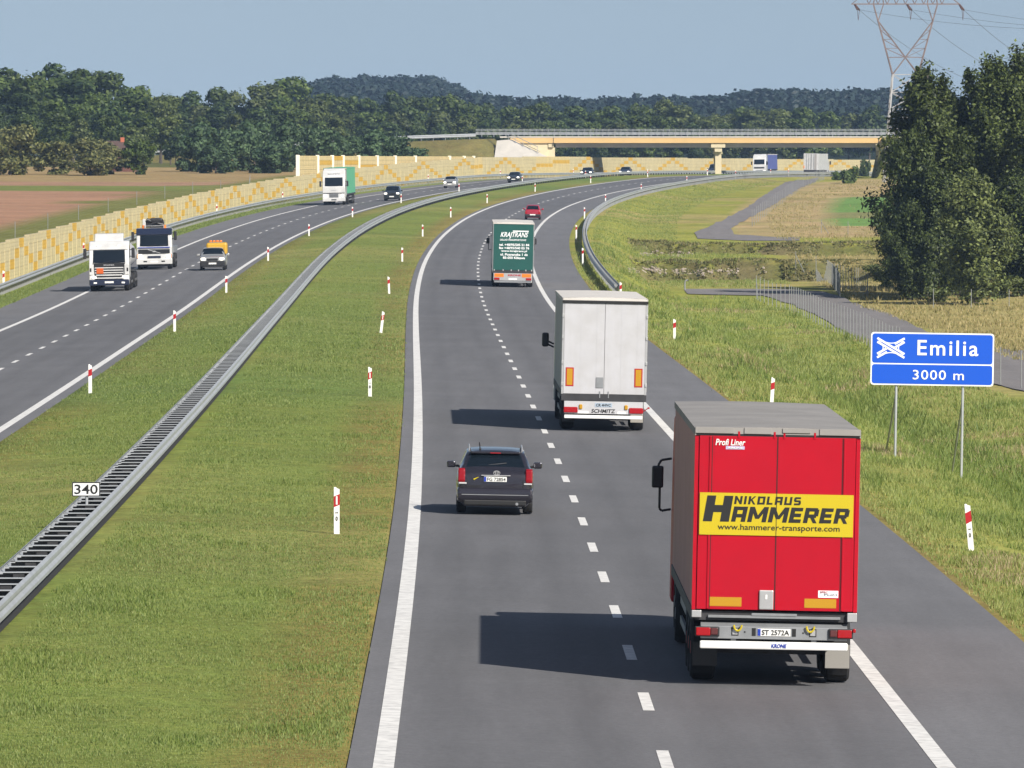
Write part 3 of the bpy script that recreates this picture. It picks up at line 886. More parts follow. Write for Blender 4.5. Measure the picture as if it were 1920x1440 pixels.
# ------------------------------------------------------------------ guide posts
GP = {}
def guide_post(x, y, z, label, num=None, lean=0.0, h=1.0, far=False, rz=0.0, flip=1, refl=(False, False)):
    root = empty('guide_post', (x, y, z), rz)
    root.rotation_euler = (0, lean, rz)
    key = (far,)
    if key not in GP:
        mb = MB()
        prof = [(-.06, -.04), (.06, -.04), (.06, .03), (.02, .05), (-.02, .05), (-.06, .03)]
        mb.add([(px_, py_, -.2) for px_, py_ in prof] + [(px_, py_, .96 + (.04 if px_ < 0 else 0.0)) for px_, py_ in prof],
               [tuple(range(6))[::-1], tuple(range(6, 12))] + [(i, (i + 1) % 6, 6 + (i + 1) % 6, 6 + i) for i in range(6)])
        me = proto(mb, M['white'])
        mb = MB()
        # slanting red band wrapped round the post
        r = 1.06
        mb.add([(px_ * r, py_ * r, .60 + px_ * .45) for px_, py_ in prof] + [(px_ * r, py_ * r, .83 + px_ * .45) for px_, py_ in prof],
               [(i, (i + 1) % 6, 6 + (i + 1) % 6, 6 + i) for i in range(6)])
        me2 = proto(mb, M['red_band'])
        mb = MB(); mb.box(-.018, .018, -.049, -.042, .63, .81); me3 = proto(mb, M['plate'])
        GP[key] = (me, me2, me3)
    for nm, me in zip(('shaft', 'red_band', 'reflector'), GP[key]):
        if nm == 'reflector' and not refl[0]: continue
        o = bpy.data.objects.new(nm, me); COL.objects.link(o); o.parent = root
    if num:
        lettering(num, .045, .095, M['ink'], root, (0, -.044, .33), bold=.02, name='number')
        lettering('340', .06, .03, M['ink'], root, (0, -.044, .46), name='number')
    tag(root, label, 'guide post', 'white guide posts with red bands along the road edges')
    return root
ORD = ['nearest', 'second', 'third', 'fourth', 'fifth', 'sixth', 'seventh', 'eighth', 'ninth', 'tenth', 'eleventh', 'twelfth', 'thirteenth']
for k in range(13):
    z = 172.0 + 100 * k
    # right edge of the median
    x, y = XY(-1.62, z)
    lab = 'white red banded post numbered 0 on the median edge, nearest of that row' if k == 0 else '%s post counted from the camera on the median edge left of the near carriageway' % ORD[k]
    guide_post(float(x), float(y), gz(x, y), lab, {0: '0', 1: '1'}.get(k), lean=(.0, 0, .12, -.04)[k] if k < 4 else 0, refl=(k < 3, 0))
    # left edge of the median
    if k >= 1:
        x, y = XY(-11.35, z + 7)
        guide_post(float(x), float(y), gz(x, y), '%s post from the camera on the median edge beside the oncoming lanes' % ORD[k - 1])
    # right shoulder
    o_r = 11.95 if z < 480 else 11.2
    x, y = XY(o_r, z)
    if k != 0:
        lab = {1: 'red banded post on the right verge just behind the red lorry roof', 2: 'red banded post on the grass slope right of the white lorry', 3: 'red banded post at the start of the curved right guard rail'}.get(
            k, '%s post from the camera along the curved right guard rail' % ORD[k - 3])
    else:
        lab = 'leaning post numbered 0 on the right verge, nearest the camera'
    hh = gz(x, y) + (.25 if z > 480 else 0)
    guide_post(float(x), float(y), hh, lab, '0' if k == 0 else None, lean=-.09 if k == 0 else (.06 if k == 1 else 0))
    # on the foot of the noise wall
    if k >= 3:
        x, y = XY(-25.3, z + 20)
        guide_post(float(x), float(y), gz(x, y) + .35, '%s post from the camera at the foot of the yellow zigzag wall' % ORD[k - 3])

# ------------------------------------------------------------------ signs
def km_sign():
    g = hit(160, 990)
    o, z = -6.3, 172.0
    x, y = XY(-6.45, z); h = gz(x, y)
    s = PXS(float(y))
    root = empty('kilometre_sign', (float(x), float(y), h))
    cx = (161 - CX) / s - float(x)
    zt, zb = CAM_H - (904 - HOR) / s - h, CAM_H - (931 - HOR) / s - h
    mb = MB(); mb.box(cx - .30, cx + .30, -.012, .012, zb, zt, bev=.006); mb.build('plate', M['sign_white'], root)
    mb = MB()
    for a in ((cx - .30, cx + .30, zb, zb + .022), (cx - .30, cx + .30, zt - .022, zt), (cx - .30, cx - .278, zb + .022, zt - .022), (cx + .278, cx + .30, zb + .022, zt - .022)):
        mb.box(a[0], a[1], -.017, -.0125, a[2], a[3])
    mb.build('border', M['ink'], root)
    lettering('340', .50, .205, M['ink'], root, (cx, -.014, (zb + zt) / 2), bold=.012)
    mb = MB(); mb.tube((cx + .01, .03, 0), (cx + .01, .03, zb + .1), .03, 10); mb.build('post', M['galv'], root)
    tag(root, 'small white plate reading 340 on a post above the ladder barrier', 'sign')
km_sign()

def direction_sign():
    Y = 230.0
    s = PXS(Y)
    x0, x1 = (1632 - CX) / s, (1863 - CX) / s
    xc, w = (x0 + x1) / 2, x1 - x0
    zt, zb = CAM_H - (624 - HOR) / s, CAM_H - (723 - HOR) / s
    root = empty('direction_sign', (xc, Y, zb)); root.rotation_euler = (0, .016, 0)
    H = zt - zb
    mb = MB()
    def rrect(x0, x1, z0, z1, r, y0, y1):
        pts = []
        for cx_, cz_, a in ((x1 - r, z1 - r, 0), (x0 + r, z1 - r, 90), (x0 + r, z0 + r, 180), (x1 - r, z0 + r, 270)):
            for k in range(5):
                t = math.radians(a + 22.5 * k); pts.append((cx_ + r * math.cos(t), cz_ + r * math.sin(t)))
        n = len(pts)
        mb.add([(p[0], y0, p[1]) for p in pts] + [(p[0], y1, p[1]) for p in pts],
               [tuple(range(n)), tuple(range(n, 2 * n))[::-1]] + [(i, n + i, n + (i + 1) % n, (i + 1) % n) for i in range(n)])
    mid = H * .405
    rrect(-w / 2, w / 2, 0, H, .09, 0, .02); mb.build('panel', M['sign_white'], root); mb.v, mb.f, mb.mi = [], [], []
    g = .04
    rrect(-w / 2 + g, w / 2 - g, mid + g / 2, H - g, .07, -.006, -.001)
    rrect(-w / 2 + g, w / 2 - g, g, mid - g / 2, .07, -.006, -.001)
    mb.build('blue_field', M['blue'], root)
    mb = MB(); mb.box(-w / 2 + .02, w / 2 - .02, .022, .05, .02, H - .02); mb.build('back_plate', M['galv_dark'], root)
    lettering('Emilia', 1.74, .44, M['sign_white'], root, (.44, -.012, mid + (H - mid) * .5 + .02), bold=.012, space=1.18)
    lettering('3000 m', 1.46, .275, M['sign_white'], root, (.18, -.012, mid * .5), bold=.006, space=1.12)
    # motorway junction symbol: two crossing double lines with slip roads round them
    sy = MB()
    cx_, cz_ = -w / 2 + .57, mid + (H - mid) * .5
    a, b = .39, .225
    def bar(p, q, t, yy):
        d = Vector((q[0] - p[0], q[1] - p[1])); nn = Vector((-d.y, d.x)).normalized() * t / 2
        v = [(p[0] + nn.x, p[1] + nn.y), (p[0] - nn.x, p[1] - nn.y), (q[0] - nn.x, q[1] - nn.y), (q[0] + nn.x, q[1] + nn.y)]
        sy.add([(cx_ + u, -.007, cz_ + k) for u, k in v] + [(cx_ + u, yy, cz_ + k) for u, k in v],
               [(0, 1, 2, 3), (4, 7, 6, 5), (0, 4, 5, 1), (1, 5, 6, 2), (2, 6, 7, 3), (3, 7, 4, 0)])
    for off in (-.052, .052):
        bar((-a, -b + off), (-.11, -.063 + off), .062, -.012); bar((.11, .063 + off), (a, b + off), .062, -.012)
        bar((-a, b + off), (a, -b + off), .062, -.012)
    for sx, sz in ((1, 0), (-1, 0), (0, 1), (0, -1)):
        pts = []
        for k in range(9):
            t = -1 + k / 4.0
            if sx: pts.append((sx * (.22 + .13 * t * t), t * .2))
            else: pts.append((t * .3, sz * (.135 + .09 * t * t)))
        for p, q in zip(pts[:-1], pts[1:]): bar(p, q, .026, -.0105)
    sy.build('junction_symbol', M['sign_white'], root)
    for px_, base in ((1681, 866), (1806, 921)):
        X = (px_ - CX) / s
        gx = gz(X, Y + .07)
        gzz = min(gx, CAM_H - (base - HOR) / s) - .15
        mb = MB(); mb.tube((X - xc, .085, gzz - zb), (X - xc, .085, H * .9), .038, 10); mb.build('post', M['galv'], root)
        mb = MB(); mb.tube((X - xc - .16, 2.6, gz(X - .16, Y + 2.6) - zb - .1), (X - xc - .01, .14, -.35 if px_ < 1700 else -.5), .03, 8); mb.build('strut', M['galv_dark'], root)
    tag(root, 'blue motorway sign reading Emilia 3000 m on two grey posts', 'sign')
direction_sign()

# ------------------------------------------------------------------ wire fences
def wire_fence(px, label, h=1.6, spacing=2.5, corner=True):
    """px: foot line in the photograph"""
    pts = [hit(*p) for p in px] if not isinstance(px[0], Vector) else px
    root = empty('wire_fence'); tag(root, label, 'fence', 'wire mesh fences')
    locs = []; run = MB()
    for p, q in zip(pts[:-1], pts[1:]):
        L = (Vector((q.x, q.y)) - Vector((p.x, p.y))).length
        n = max(1, int(round(L / spacing)))
        for i in range(n): 
            x, y = p.x + (q.x - p.x) * i / n, p.y + (q.y - p.y) * i / n
            locs.append(((x, y, gz(x, y)), random.uniform(-.2, .2)))
    x, y = pts[-1].x, pts[-1].y
    locs.append(((x, y, gz(x, y)), 0))
    for (a, _), (b, _) in zip(locs[:-1], locs[1:]):
        for k in range(6):
            z = .12 + (h - .2) * k / 5.0
            run.tube((a[0], a[1], a[2] + z), (b[0], b[1], b[2] + z), .0018, 3, caps=False)
    run.build('wire', M['galv'], root)
    mb = MB(); mb.tube((0, 0, -.2), (0, 0, h + .05), .024, 6)
    locs.sort(key=lambda t: t[0][1])
    instanced('post', proto(mb, M['fence_post']), locs, M['fence_post'], root)
    if corner:
        st = MB()
        for e in (0, -1):
            p = pts[e]; d = (pts[1] - pts[0]) if e == 0 else (pts[-2] - pts[-1]); d.z = 0; d.normalize()
            st.tube((p.x, p.y, gz(p.x, p.y) + h * .85), (p.x + d.x * 1.6, p.y + d.y * 1.6, gz(p.x + d.x * 1.6, p.y + d.y * 1.6)), .025, 6)
        st.build('brace', M['fence_post'], root)
wire_fence([(1418, 562), (1480, 582), (1560, 622), (1625, 648), (1700, 690), (1800, 712), (1915, 730), (1990, 745)], 'long wire fence on grey posts between the path and the motorway slope', spacing=3.6)
wire_fence([(1492, 514), (1530, 521), (1560, 535)], 'short wire fence across the path end by the dark trees', spacing=3.2)
wire_fence([(1575, 560), (1560, 535), (1602, 545), (1627, 556)], 'wire fence corner with leaning brace at the edge of the tree shade', spacing=2.6)
wire_fence([(1410, 425), (1440, 400), (1470, 378), (1500, 357), (1528, 343), (1545, 337)], 'distant wire fence along the far service path', spacing=9)
wire_fence([(1540, 437), (1590, 440), (1660, 443)], 'low wire fence before the dry meadow beside the dark trees', h=1.2, spacing=4)
wire_fence([Vector((float(XY(-29.6, z)[0]), float(XY(-29.6, z)[1]), 0)) for z in np.arange(500, 930, 40)], 'wire fence at the edge of the brown field behind the zigzag wall', h=1.2, spacing=70)
wire_fence([Vector((x, 520 + .2 * x, 0)) for x in (27.5, 30, 32.5, 35)], 'old dark stakes in the dry grass below the dark trees', h=1.2, spacing=2.2, corner=False)

def vent_pipe():
    p = hit(1284, 545)
    root = empty('vent_pipe', p)
    mb = MB()
    pts = [(0, 0, -.2), (0, 0, .55), (.03, 0, .68), (.10, 0, .74), (.20, 0, .73)]
    for a, b in zip(pts[:-1], pts[1:]): mb.tube(a, b, .055, 8)
    mb.build('pipe', M['galv_dark'], root)
    mb = MB(); mb.tube((.19, 0, .735), (.26, 0, .70), .06, 8); mb.build('cap', M['chassis'], root)
    tag(root, 'hooked grey vent pipe at the end of the lower path', 'pipe')
vent_pipe()

# stones along the foot of the basin banks
def rubble():
    mb = MB()
    for (xa, ya, xb, yb, n) in ((1175, 508, 1320, 513, 200), (1195, 477, 1300, 479, 70), (1320, 512, 1440, 510, 60)):
        for _ in range(n):
            t = random.random()
            p = hit(xa + (xb - xa) * t, ya + (yb - ya) * t + random.uniform(-4, 4), 560, 760)
            r = random.uniform(.06, .17)
            bm = bmesh.new(); bmesh.ops.create_icosphere(bm, subdivisions=1, radius=r)
            for v in bm.verts: v.co = Vector((v.co.x * random.uniform(.7, 1.3), v.co.y * random.uniform(.7, 1.3), v.co.z * .8)) + p
            mb.bm(bm)
    tag(mb.build('rubble', mat('pale field stone', (.33, .28, .23), .9, var=.3, vscale=1.5)), 'pale stones along the foot of the basin bank', 'rubble', kind='stuff')
rubble()

# ------------------------------------------------------------------ lattice pylon and its wires
def pylon():
    Y = 1150.0
    s = PXS(Y)
    cx = (1697 - CX) / s
    g = gz(cx, Y)
    root = empty('pylon', (cx, Y, g))
    zz = lambda py: CAM_H - (py - HOR) / s - g
    xx = lambda px: (px - 1697) / s
    low, up = MB(), MB()
    W0, W1 = 41 / s, 24 / s
    z1 = zz(140)
    def legs(z): 
        t = z / z1
        return W0 + (W1 - W0) * t
    lv = [0, 4.2, 7.6, 10.4, 12.8, z1]
    for sx in (-1, 1):
        for sy in (-1, 1):
            low.tube((sx * W0, sy * W0, -.6), (sx * W1, sy * W1, z1), .13, 4)
    for a, b in zip(lv[:-1], lv[1:]):
        wa, wb = legs(a), legs(b)
        for k in (-1, 1):
            low.tube((-wa, k * wa, a), (wb, k * wb, b), .055, 4); low.tube((wa, k * wa, a), (-wb, k * wb, b), .055, 4)
            low.tube((k * wa, -wa, a), (k * wb, wb, b), .055, 4); low.tube((k * wa, wa, a), (k * wb, -wb, b), .055, 4)
            low.tube((-wb, k * wb, b), (wb, k * wb, b), .05, 4); low.tube((k * wb, -wb, b), (k * wb, wb, b), .05, 4)
    za = zz(8); zm = zz(108); zn = zz(40)
    for k in (-.6, .6):
        for sx in (-1, 1):
            up.tube((sx * W1, k * 2.2, z1), (sx * xx(1757), k, za), .10, 4)           # outer leg of the fork
            up.tube((sx * xx(1729), k * 1.3, zm), (sx * .1, k * 1.6, zm + .05), .07, 4)
            up.tube((0, k * 1.6, zm), (sx * xx(1748), k, zn), .09, 4)                  # inner leg
            up.tube((sx * xx(1748), k, zn), (sx * xx(1738), k, za), .07, 4)
            up.tube((0, k * 1.6, zm), (-sx * W1, k * 2.2, z1), .08, 4)
            for t in (.25, .5, .75):
                pa = Vector((sx * xx(1729), k * 1.3, zm)).lerp(Vector((sx * xx(1748), k, zn)), t)
                pb = Vector((0, k * 1.6, zm)).lerp(Vector((sx * xx(1748), k, zn)), t)
                pc = Vector((0, k * 1.6, zm)).lerp(Vector((sx * xx(1748), k, zn)), max(t - .25, 0))
                up.tube(pa, pb, .04, 4); up.tube(pa, pc, .04, 4)
        up.tube((xx(1596), k, za), (xx(1798), k, za), .10, 4)
        up.tube((xx(1620), k, za + 1.4), (xx(1774), k, za + 1.4), .08, 4)
        up.tube((xx(1596), k, za), (xx(1620), k, za + 1.4), .06, 4); up.tube((xx(1798), k, za), (xx(1774), k, za + 1.4), .06, 4)
        n = 18
        for i in range(n):
            xa, xb = xx(1620) + (xx(1774) - xx(1620)) * i / n, xx(1620) + (xx(1774) - xx(1620)) * (i + 1) / n
            up.tube((xa, k, za if i % 2 else za + 1.4), (xb, k, za + 1.4 if i % 2 else za), .045, 4)
        for sx in (-1, 1):
            up.tube((sx * xx(1757), k, za), (sx * xx(1745), k, za + 4.5), .08, 4); up.tube((sx * xx(1738), k, za), (sx * xx(1745), k, za + 4.5), .07, 4)
    low.build('lower_frame', M['pylon_pale'], root)
    up.build('upper_frame', M['pylon'], root)
    ends = []
    for px in (1602, 1700, 1798):
        b = MB()
        p0 = Vector((xx(px), 0, za - .05)); p1 = Vector((xx(px) + .75, 1.6, za - .85)); p2 = Vector((xx(px) + .3, -1.6, za - .8))
        for q in (p1, p2):
            for i in range(7):
                t0, t1 = i / 7.0, (i + .6) / 7.0
                b.tube(p0.lerp(q, t0), p0.lerp(q, t1), .15, 8)
            b.tube(p0, q, .04, 5)
        b.tube(p1, Vector((xx(px) + .5, 0, za - 2.3)), .035, 5); b.tube(p2, Vector((xx(px) + .5, 0, za - 2.3)), .035, 5)
        b.build('insulator', M['ins'], root)
        ends.append((p1 + Vector((cx, Y, g)), p2 + Vector((cx, Y, g))))
    tag(root, 'tall steel lattice pylon with a forked head above the dark trees', 'pylon')
    wm = mat('dark power cable', (.10, .10, .11), .6)
    for k, (p1, p2) in enumerate(ends):
        for q0, q1, sag, nm in ((p1, Vector((p1.x + 62, Y + 330, p1.z - 5)), 7.5, 'away'), (p2, Vector((p2.x + 95, Y - 60, p2.z + 9)), 7.0, 'near')):
            mb = MB(); prev = None
            for i in range(25):
                t = i / 24.0
                p = q0.lerp(q1, t); p.z -= 4 * sag * t * (1 - t)
                if prev: mb.tube(prev, p, .028, 4, caps=False)
                prev = p
            o = mb.build('power_cable', wm)
            tag(o, 'thin cable %s from the %s insulator of the pylon' % ('falling away rightwards' if nm == 'away' else 'swinging to the upper right corner', ('left', 'middle', 'right')[k]), 'cable', 'power cables of the pylon')
pylon()
# ------------------------------------------------------------------ vegetation
def quads(cent, nrm, size, rng, aspect=1.6):
    """one bent leaf clump (a quad) per centre"""
    n = len(cent)
    r = rng.normal(size=(n, 3)); r -= (r * nrm).sum(1, keepdims=True) * nrm
    r /= np.linalg.norm(r, axis=1, keepdims=True) + 1e-9
    b = np.cross(nrm, r)
    s = size[:, None]
    a, c = r * s * aspect * .5, b * s * .5
    v = np.stack([cent - a, cent - c * .9 + a * .15, cent + a, cent + c * .9 + a * .15], 1).reshape(-1, 3)
    f = np.arange(4 * n).reshape(n, 4)
    return v, f
def lobe_points(lobes, n, rng, inner=.55):
    vol = np.array([l[1][0] * l[1][1] * l[1][2] for l in lobes]) ** .67
    k = rng.choice(len(lobes), n, p=vol / vol.sum())
    d = rng.normal(size=(n, 3)); d /= np.linalg.norm(d, axis=1, keepdims=True)
    rad = inner + (1 - inner) * rng.random(n) ** .5
    rad *= 1 + np.clip(.14 * rng.normal(size=n), -.4, .2)
    C = np.array([l[0] for l in lobes])[k]; R = np.array([l[1] for l in lobes])[k]
    p = C + d * R * rad[:, None]
    nr = d / R; nr /= np.linalg.norm(nr, axis=1, keepdims=True)
    return p, nr
def crown(lobes, n, size, rng, rough=.6, inner=.55):
    p, nr = lobe_points(lobes, n, rng, inner)
    nr = nr + rough * rng.normal(size=nr.shape); nr /= np.linalg.norm(nr, axis=1, keepdims=True)
    return quads(p, nr, size * (.6 + .8 * rng.random(n)), rng)
def trunk_mb(h, r, limbs, rng, lean=(0, 0)):
    mb = MB(); pts = []
    for i in range(6):
        t = i / 5.0
        pts.append(Vector((lean[0] * t * t * h + .15 * r * rng.normal(), lean[1] * t * t * h + .15 * r * rng.normal(), -.3 + t * (h + .3))))
    for i in range(5): mb.tube(pts[i], pts[i + 1], r * (1 - .17 * i), 7, r * (1 - .17 * (i + 1)), caps=(i in (0, 4)))
    for _ in range(limbs):
        t = rng.uniform(.35, .95); k = min(4, int(t * 5)); p = pts[k].lerp(pts[k + 1], t * 5 - k)
        a = rng.uniform(0, 2 * math.pi); L = h * rng.uniform(.25, .45) * (1.15 - t * .5)
        q = p + Vector((math.cos(a) * L * .7, math.sin(a) * L * .7, L * rng.uniform(.45, .9)))
        mb.tube(p, q, r * .45 * (1.1 - t * .6), 5, r * .1)
    return mb
def hide(o):
    """a prototype is only a source of meshes"""
    me = o.data; bpy.data.objects.remove(o); return me
def tree(name, loc, rz, scale, crown_me, trunk_me, label, cat='tree', group=None):
    root = empty(name, loc, rz); root.scale = scale
    for nm, me in (('trunk', trunk_me), ('crown', crown_me)):
        if me is None: continue
        o = bpy.data.objects.new(nm, me); COL.objects.link(o); o.parent = root
    tag(root, label, cat, group)
    return root

L_FOREST = [leaf_mat('woodland leaves', (.020, .040, .010), (.115, .160, .036), .22, .3), leaf_mat('woodland leaves olive', (.030, .046, .012), (.13, .16, .046), .22, .25), leaf_mat('woodland leaves deep', (.012, .030, .012), (.085, .125, .034), .22, .2)]
L_ORCH = leaf_mat('orchard leaves', (.045, .06, .018), (.25, .25, .09), .25, .12)
L_BUSH = leaf_mat('blue green shrub leaves', (.02, .045, .018), (.115, .18, .08), .2, .15)
L_BIRCH = leaf_mat('birch leaves', (.009, .018, .005), (.135, .172, .045), .22, .12)
L_DARK = leaf_mat('deep shade leaves', (.007, .016, .005), (.105, .138, .038), .2, .1)
L_YOUNG = leaf_mat('young tree leaves', (.02, .034, .010), (.22, .26, .08), .25, .1)
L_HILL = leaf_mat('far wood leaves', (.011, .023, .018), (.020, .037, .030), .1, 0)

def forest_crown(k):
    rng = np.random.default_rng(100 + k)
    H, Rw = 18.0, 4.2
    lobes = [((0, 0, 10.5), (2.9, 2.9, 6.2))]
    for i in range(24):
        t = rng.random(); z = 4.0 + 12.6 * t
        env = Rw * math.sqrt(max(.05, 1 - ((z - 9.0) / 8.6) ** 2))
        a = rng.uniform(0, 2 * math.pi); q = env * rng.uniform(.55, .95)
        r = rng.uniform(.9, 2.0)
        lobes.append(((q * math.cos(a), q * math.sin(a), z), (r, r, r * rng.uniform(.75, 1.0))))
    v, f = crown(lobes, 3600, .56, rng, .38, .72)
    c = np_mesh('crown', v, f, 4, L_FOREST[k % 3])
    t = trunk_mb(10, .28, 7, rng).build('trunk', M['bark'])
    return hide(c), hide(t)
FT = [forest_crown(k) for k in range(7)]

SKY_A = ([-60, 0, 60, 120, 165, 215, 250, 285, 320], [110, 106, 103, 106, 118, 124, 146, 160, 150])
SKY_B = ([300, 330, 370, 440, 480, 540, 590, 610, 640], [150, 144, 156, 148, 130, 128, 158, 178, 185])
SKY_C = ([580, 617, 680, 767, 842, 892, 930, 990], [176, 167, 165, 161, 163, 174, 186, 190])
SKY_D = ([940, 960, 1042, 1110, 1170, 1232, 1262, 1290, 1330, 1400], [185, 186, 188, 194, 180, 172, 169, 184, 206, 200])
SKY_E = ([1300, 1340, 1400, 1500, 1560, 1620, 1700, 1760], [206, 203, 192, 186, 204, 191, 196, 190])
FROWS = [(SKY_A, -70, 330, [(1160, .52), (1205, .68), (1250, .84), (1305, 1.0)], 'tall green tree in the woodland behind the orchard trees at the left', 'woodland trees left of the bridge ramp'),
         (SKY_B, 300, 625, [(1372, .64), (1425, .82), (1480, 1.0)], 'tall green tree in the woodland behind the dark shrubs', 'woodland trees above the dark shrubs'),
         (SKY_C, 590, 975, [(1480, .60), (1545, .8), (1620, 1.0)], 'leafy tree of the woodland left of the bridge, below the blue hill', 'woodland trees below the blue hill'),
         (SKY_D, 950, 1345, [(1490, .55), (1560, .78), (1650, 1.0)], 'leafy tree of the woodland above the left bridge span', 'woodland trees above the left bridge span'),
         (SKY_E, 1310, 1790, [(1570, .55), (1650, .8), (1740, 1.0)], 'leafy tree of the woodland above the right bridge span', 'woodland trees above the right bridge span')]
rf = random.Random(5)
for (sx, sy), p0, p1, rows, lab, grp in FROWS:
    for z, f in rows:
        s = PXS(z); px = p0 + rf.uniform(0, 30)
        while px < p1:
            zz = z + rf.uniform(-16, 16)
            ss = PXS(zz)
            X = (px - CX) / ss
            g = gz(X, zz)
            by = HOR + (CAM_H - g) * ss
            ty = by + (np.interp(px, sx, sy) - by) * f * rf.uniform(.9, 1.04)
            h = (by - ty) / ss
            o_, _ = OZ(np.array([X]), np.array([zz]))
            if h > 5 and abs(float(o_[0]) + 10) > 22:
                k = rf.randrange(len(FT))
                w = rf.uniform(.8, 1.15) * min(1.0, h / 14)
                tree('forest_tree', (X, zz, g - .2), rf.uniform(0, 6.28), (w, w, h / 18.9), FT[k][0], FT[k][1], lab, 'tree', grp)
            px += rf.uniform(3.6, 5.6) * ss

# far wooded hills: nobody could count these
def far_wood():
    rng = np.random.default_rng(42)
    tv, tf = [], []
    for _ in range(5):
        lobes = [((0, 0, 9), (2.4, 2.4, 5.5)), ((.8, .4, 12.0), (2.2, 2.2, 2.4))]
        for i in range(5):
            a = rng.uniform(0, 6.28); z = rng.uniform(4, 13)
            lobes.append(((2.2 * math.cos(a), 2.2 * math.sin(a), z), (1.7, 1.7, 1.7)))
        v, f = crown(lobes, 150, 1.6, rng, .4, .75); tv.append(v); tf.append(f)
    V, F, k = [], [], 0
    for z in np.arange(2150, 3750, 24.0):
        s = PXS(z)
        x0, x1 = (560 - CX) / s, (1800 - CX) / s
        for x in np.arange(x0, x1, 4.4):
            X, Y = x + rng.normal() * 1.5, z + rng.normal() * 6
            g = gz(X, Y); i = rng.integers(5); sc = rng.uniform(.80, 1.0)
            v = tv[i] * np.array([sc, sc, sc * rng.uniform(.82, .95)]) + np.array([X, Y, g])
            V.append(v); F.append(tf[i] + k); k += len(v)
    for z in np.arange(1400, 2100, 40.0):                        # the wood left of the picture's middle that closes the view
        pass
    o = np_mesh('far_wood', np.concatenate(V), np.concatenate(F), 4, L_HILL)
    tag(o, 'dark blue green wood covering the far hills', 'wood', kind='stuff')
far_wood()

# orchard trees at the edge of the field
def round_tree(seed, H, Rw, n, size, m, low=.18, rough=.6, nl=16):
    rng = np.random.default_rng(seed)
    lobes = [((0, 0, H * .58), (Rw * .62, Rw * .62, H * .33))]
    for i in range(nl):
        z = H * rng.uniform(low + .1, .88); env = Rw * math.sqrt(max(.08, 1 - ((z / H - .52) / .5) ** 2))
        a = rng.uniform(0, 6.28); q = env * rng.uniform(.55, .95); r = Rw * rng.uniform(.24, .42)
        lobes.append(((q * math.cos(a), q * math.sin(a), z), (r, r, r * .85)))
    v, f = crown(lobes, n, size, rng, rough, .55)
    c = hide(np_mesh('crown', v, f, 4, m))
    t = hide(trunk_mb(H * .6, H * .028, 8, rng).build('trunk', M['bark']))
    return c, t
OT = [round_tree(300 + k, 6.5, 2.7, 4200, .28, L_ORCH, low=-.04, nl=24) for k in range(3)]
for i, (px, top, by, dz, wd, lab) in enumerate(((20, 229, 336, 0, 1.25, 'pale olive fruit tree at the far left edge, largest of its row'), (100, 262, 335, 6, .95, 'olive fruit tree second from the left in the field edge row'),
                                    (170, 256, 334, -4, 1.05, 'olive fruit tree third from the left beside the hidden house'), (-30, 250, 334, 10, 1.0, 'fruit tree cut by the left picture edge'),
                                    (210, 268, 330, 12, .8, 'small olive tree right before the hidden house'))):
    z = 985 + dz; s = PXS(z); X = (px - CX) / s; g = gz(X, z); by = HOR + (CAM_H - g) * s
    h = (by - top) / s
    tree('fruit_tree', (X, z, g - .1), i * 1.3, (wd, wd, h / 6.4), OT[i % 3][0], OT[i % 3][1], lab, 'tree', 'fruit trees along the brown field')
BT = [round_tree(400 + k, 6.0, 2.9, 3600, .34, L_BUSH, low=-.1, rough=.5, nl=20) for k in range(3)]
BE = [round_tree(640 + k, 1.6, 1.25, 1400, .22, L_FOREST[0], low=-.25, rough=.5, nl=14) for k in range(2)]
BG = [round_tree(420 + k, 6.0, 2.6, 3000, .32, L_FOREST[0], low=-.05, rough=.6, nl=18) for k in range(2)]
tree('shrub', (( 258 - CX) / PXS(992), 992, gz((258 - CX) / PXS(992), 992) - .1), 0, (.8, .8, .78), BG[0][0], BG[0][1], 'round dark green bush right of the orchard trees', 'bush')
for i, (px, top, z, wd, lab) in enumerate(((368, 234, 1075, 1.0, 'dark blue green shrub at the left end of the shrub belt'), (425, 240, 1060, .95, 'low dark shrub second in the shrub belt'), (478, 226, 1085, 1.1, 'tallest dark shrub of the belt behind the noise barrier'),
                                     (530, 232, 1070, 1.0, 'dark shrub just left of the noise barrier corner'), (590, 238, 1095, 1.05, 'dark shrub over the left end of the raised barrier'), (648, 252, 1110, .95, 'shrub above the green lorry'),
                                     (695, 246, 1130, 1.05, 'low shrub between the green lorry and the ramp'), (738, 252, 1140, .85, 'rounded shrub at the foot of the bridge ramp'), (405, 270, 1040, .9, 'front low shrub of the dark belt'), (505, 268, 1045, 1.0, 'front shrub filling the dark belt at its middle'),
                                     (780, 275, 1150, .6, 'smallest shrub on the ramp slope'))):
    s = PXS(z); X = (px - CX) / s; g = gz(X, z); by = HOR + (CAM_H - g) * s
    h = (by - top) / s
    tree('shrub', (X, z, g - .2), i * 2.1, (wd, wd, h / 5.8), BT[i % 3][0], BT[i % 3][1], lab, 'bush', 'dark shrubs behind the noise barrier')
for i, (px, top, by, lab) in enumerate(((1591, 316, 344, 'round green bush right of the far service path'), (1622, 299, 331, 'taller thin bush below the right bridge end'), (1570, 322, 338, 'small bush beside the white box lorry'))):
    p = hit(px, by); s = PXS(p.y); h = (by - top) / s
    w_ = (1.15, .85, .6)[i]
    tree('shrub', (p.x, p.y, p.z - .1), i, (w_, w_, h / 1.5), BE[i % 2][0], BE[i % 2][1], lab, 'bush', 'bushes at the right end of the bridge')

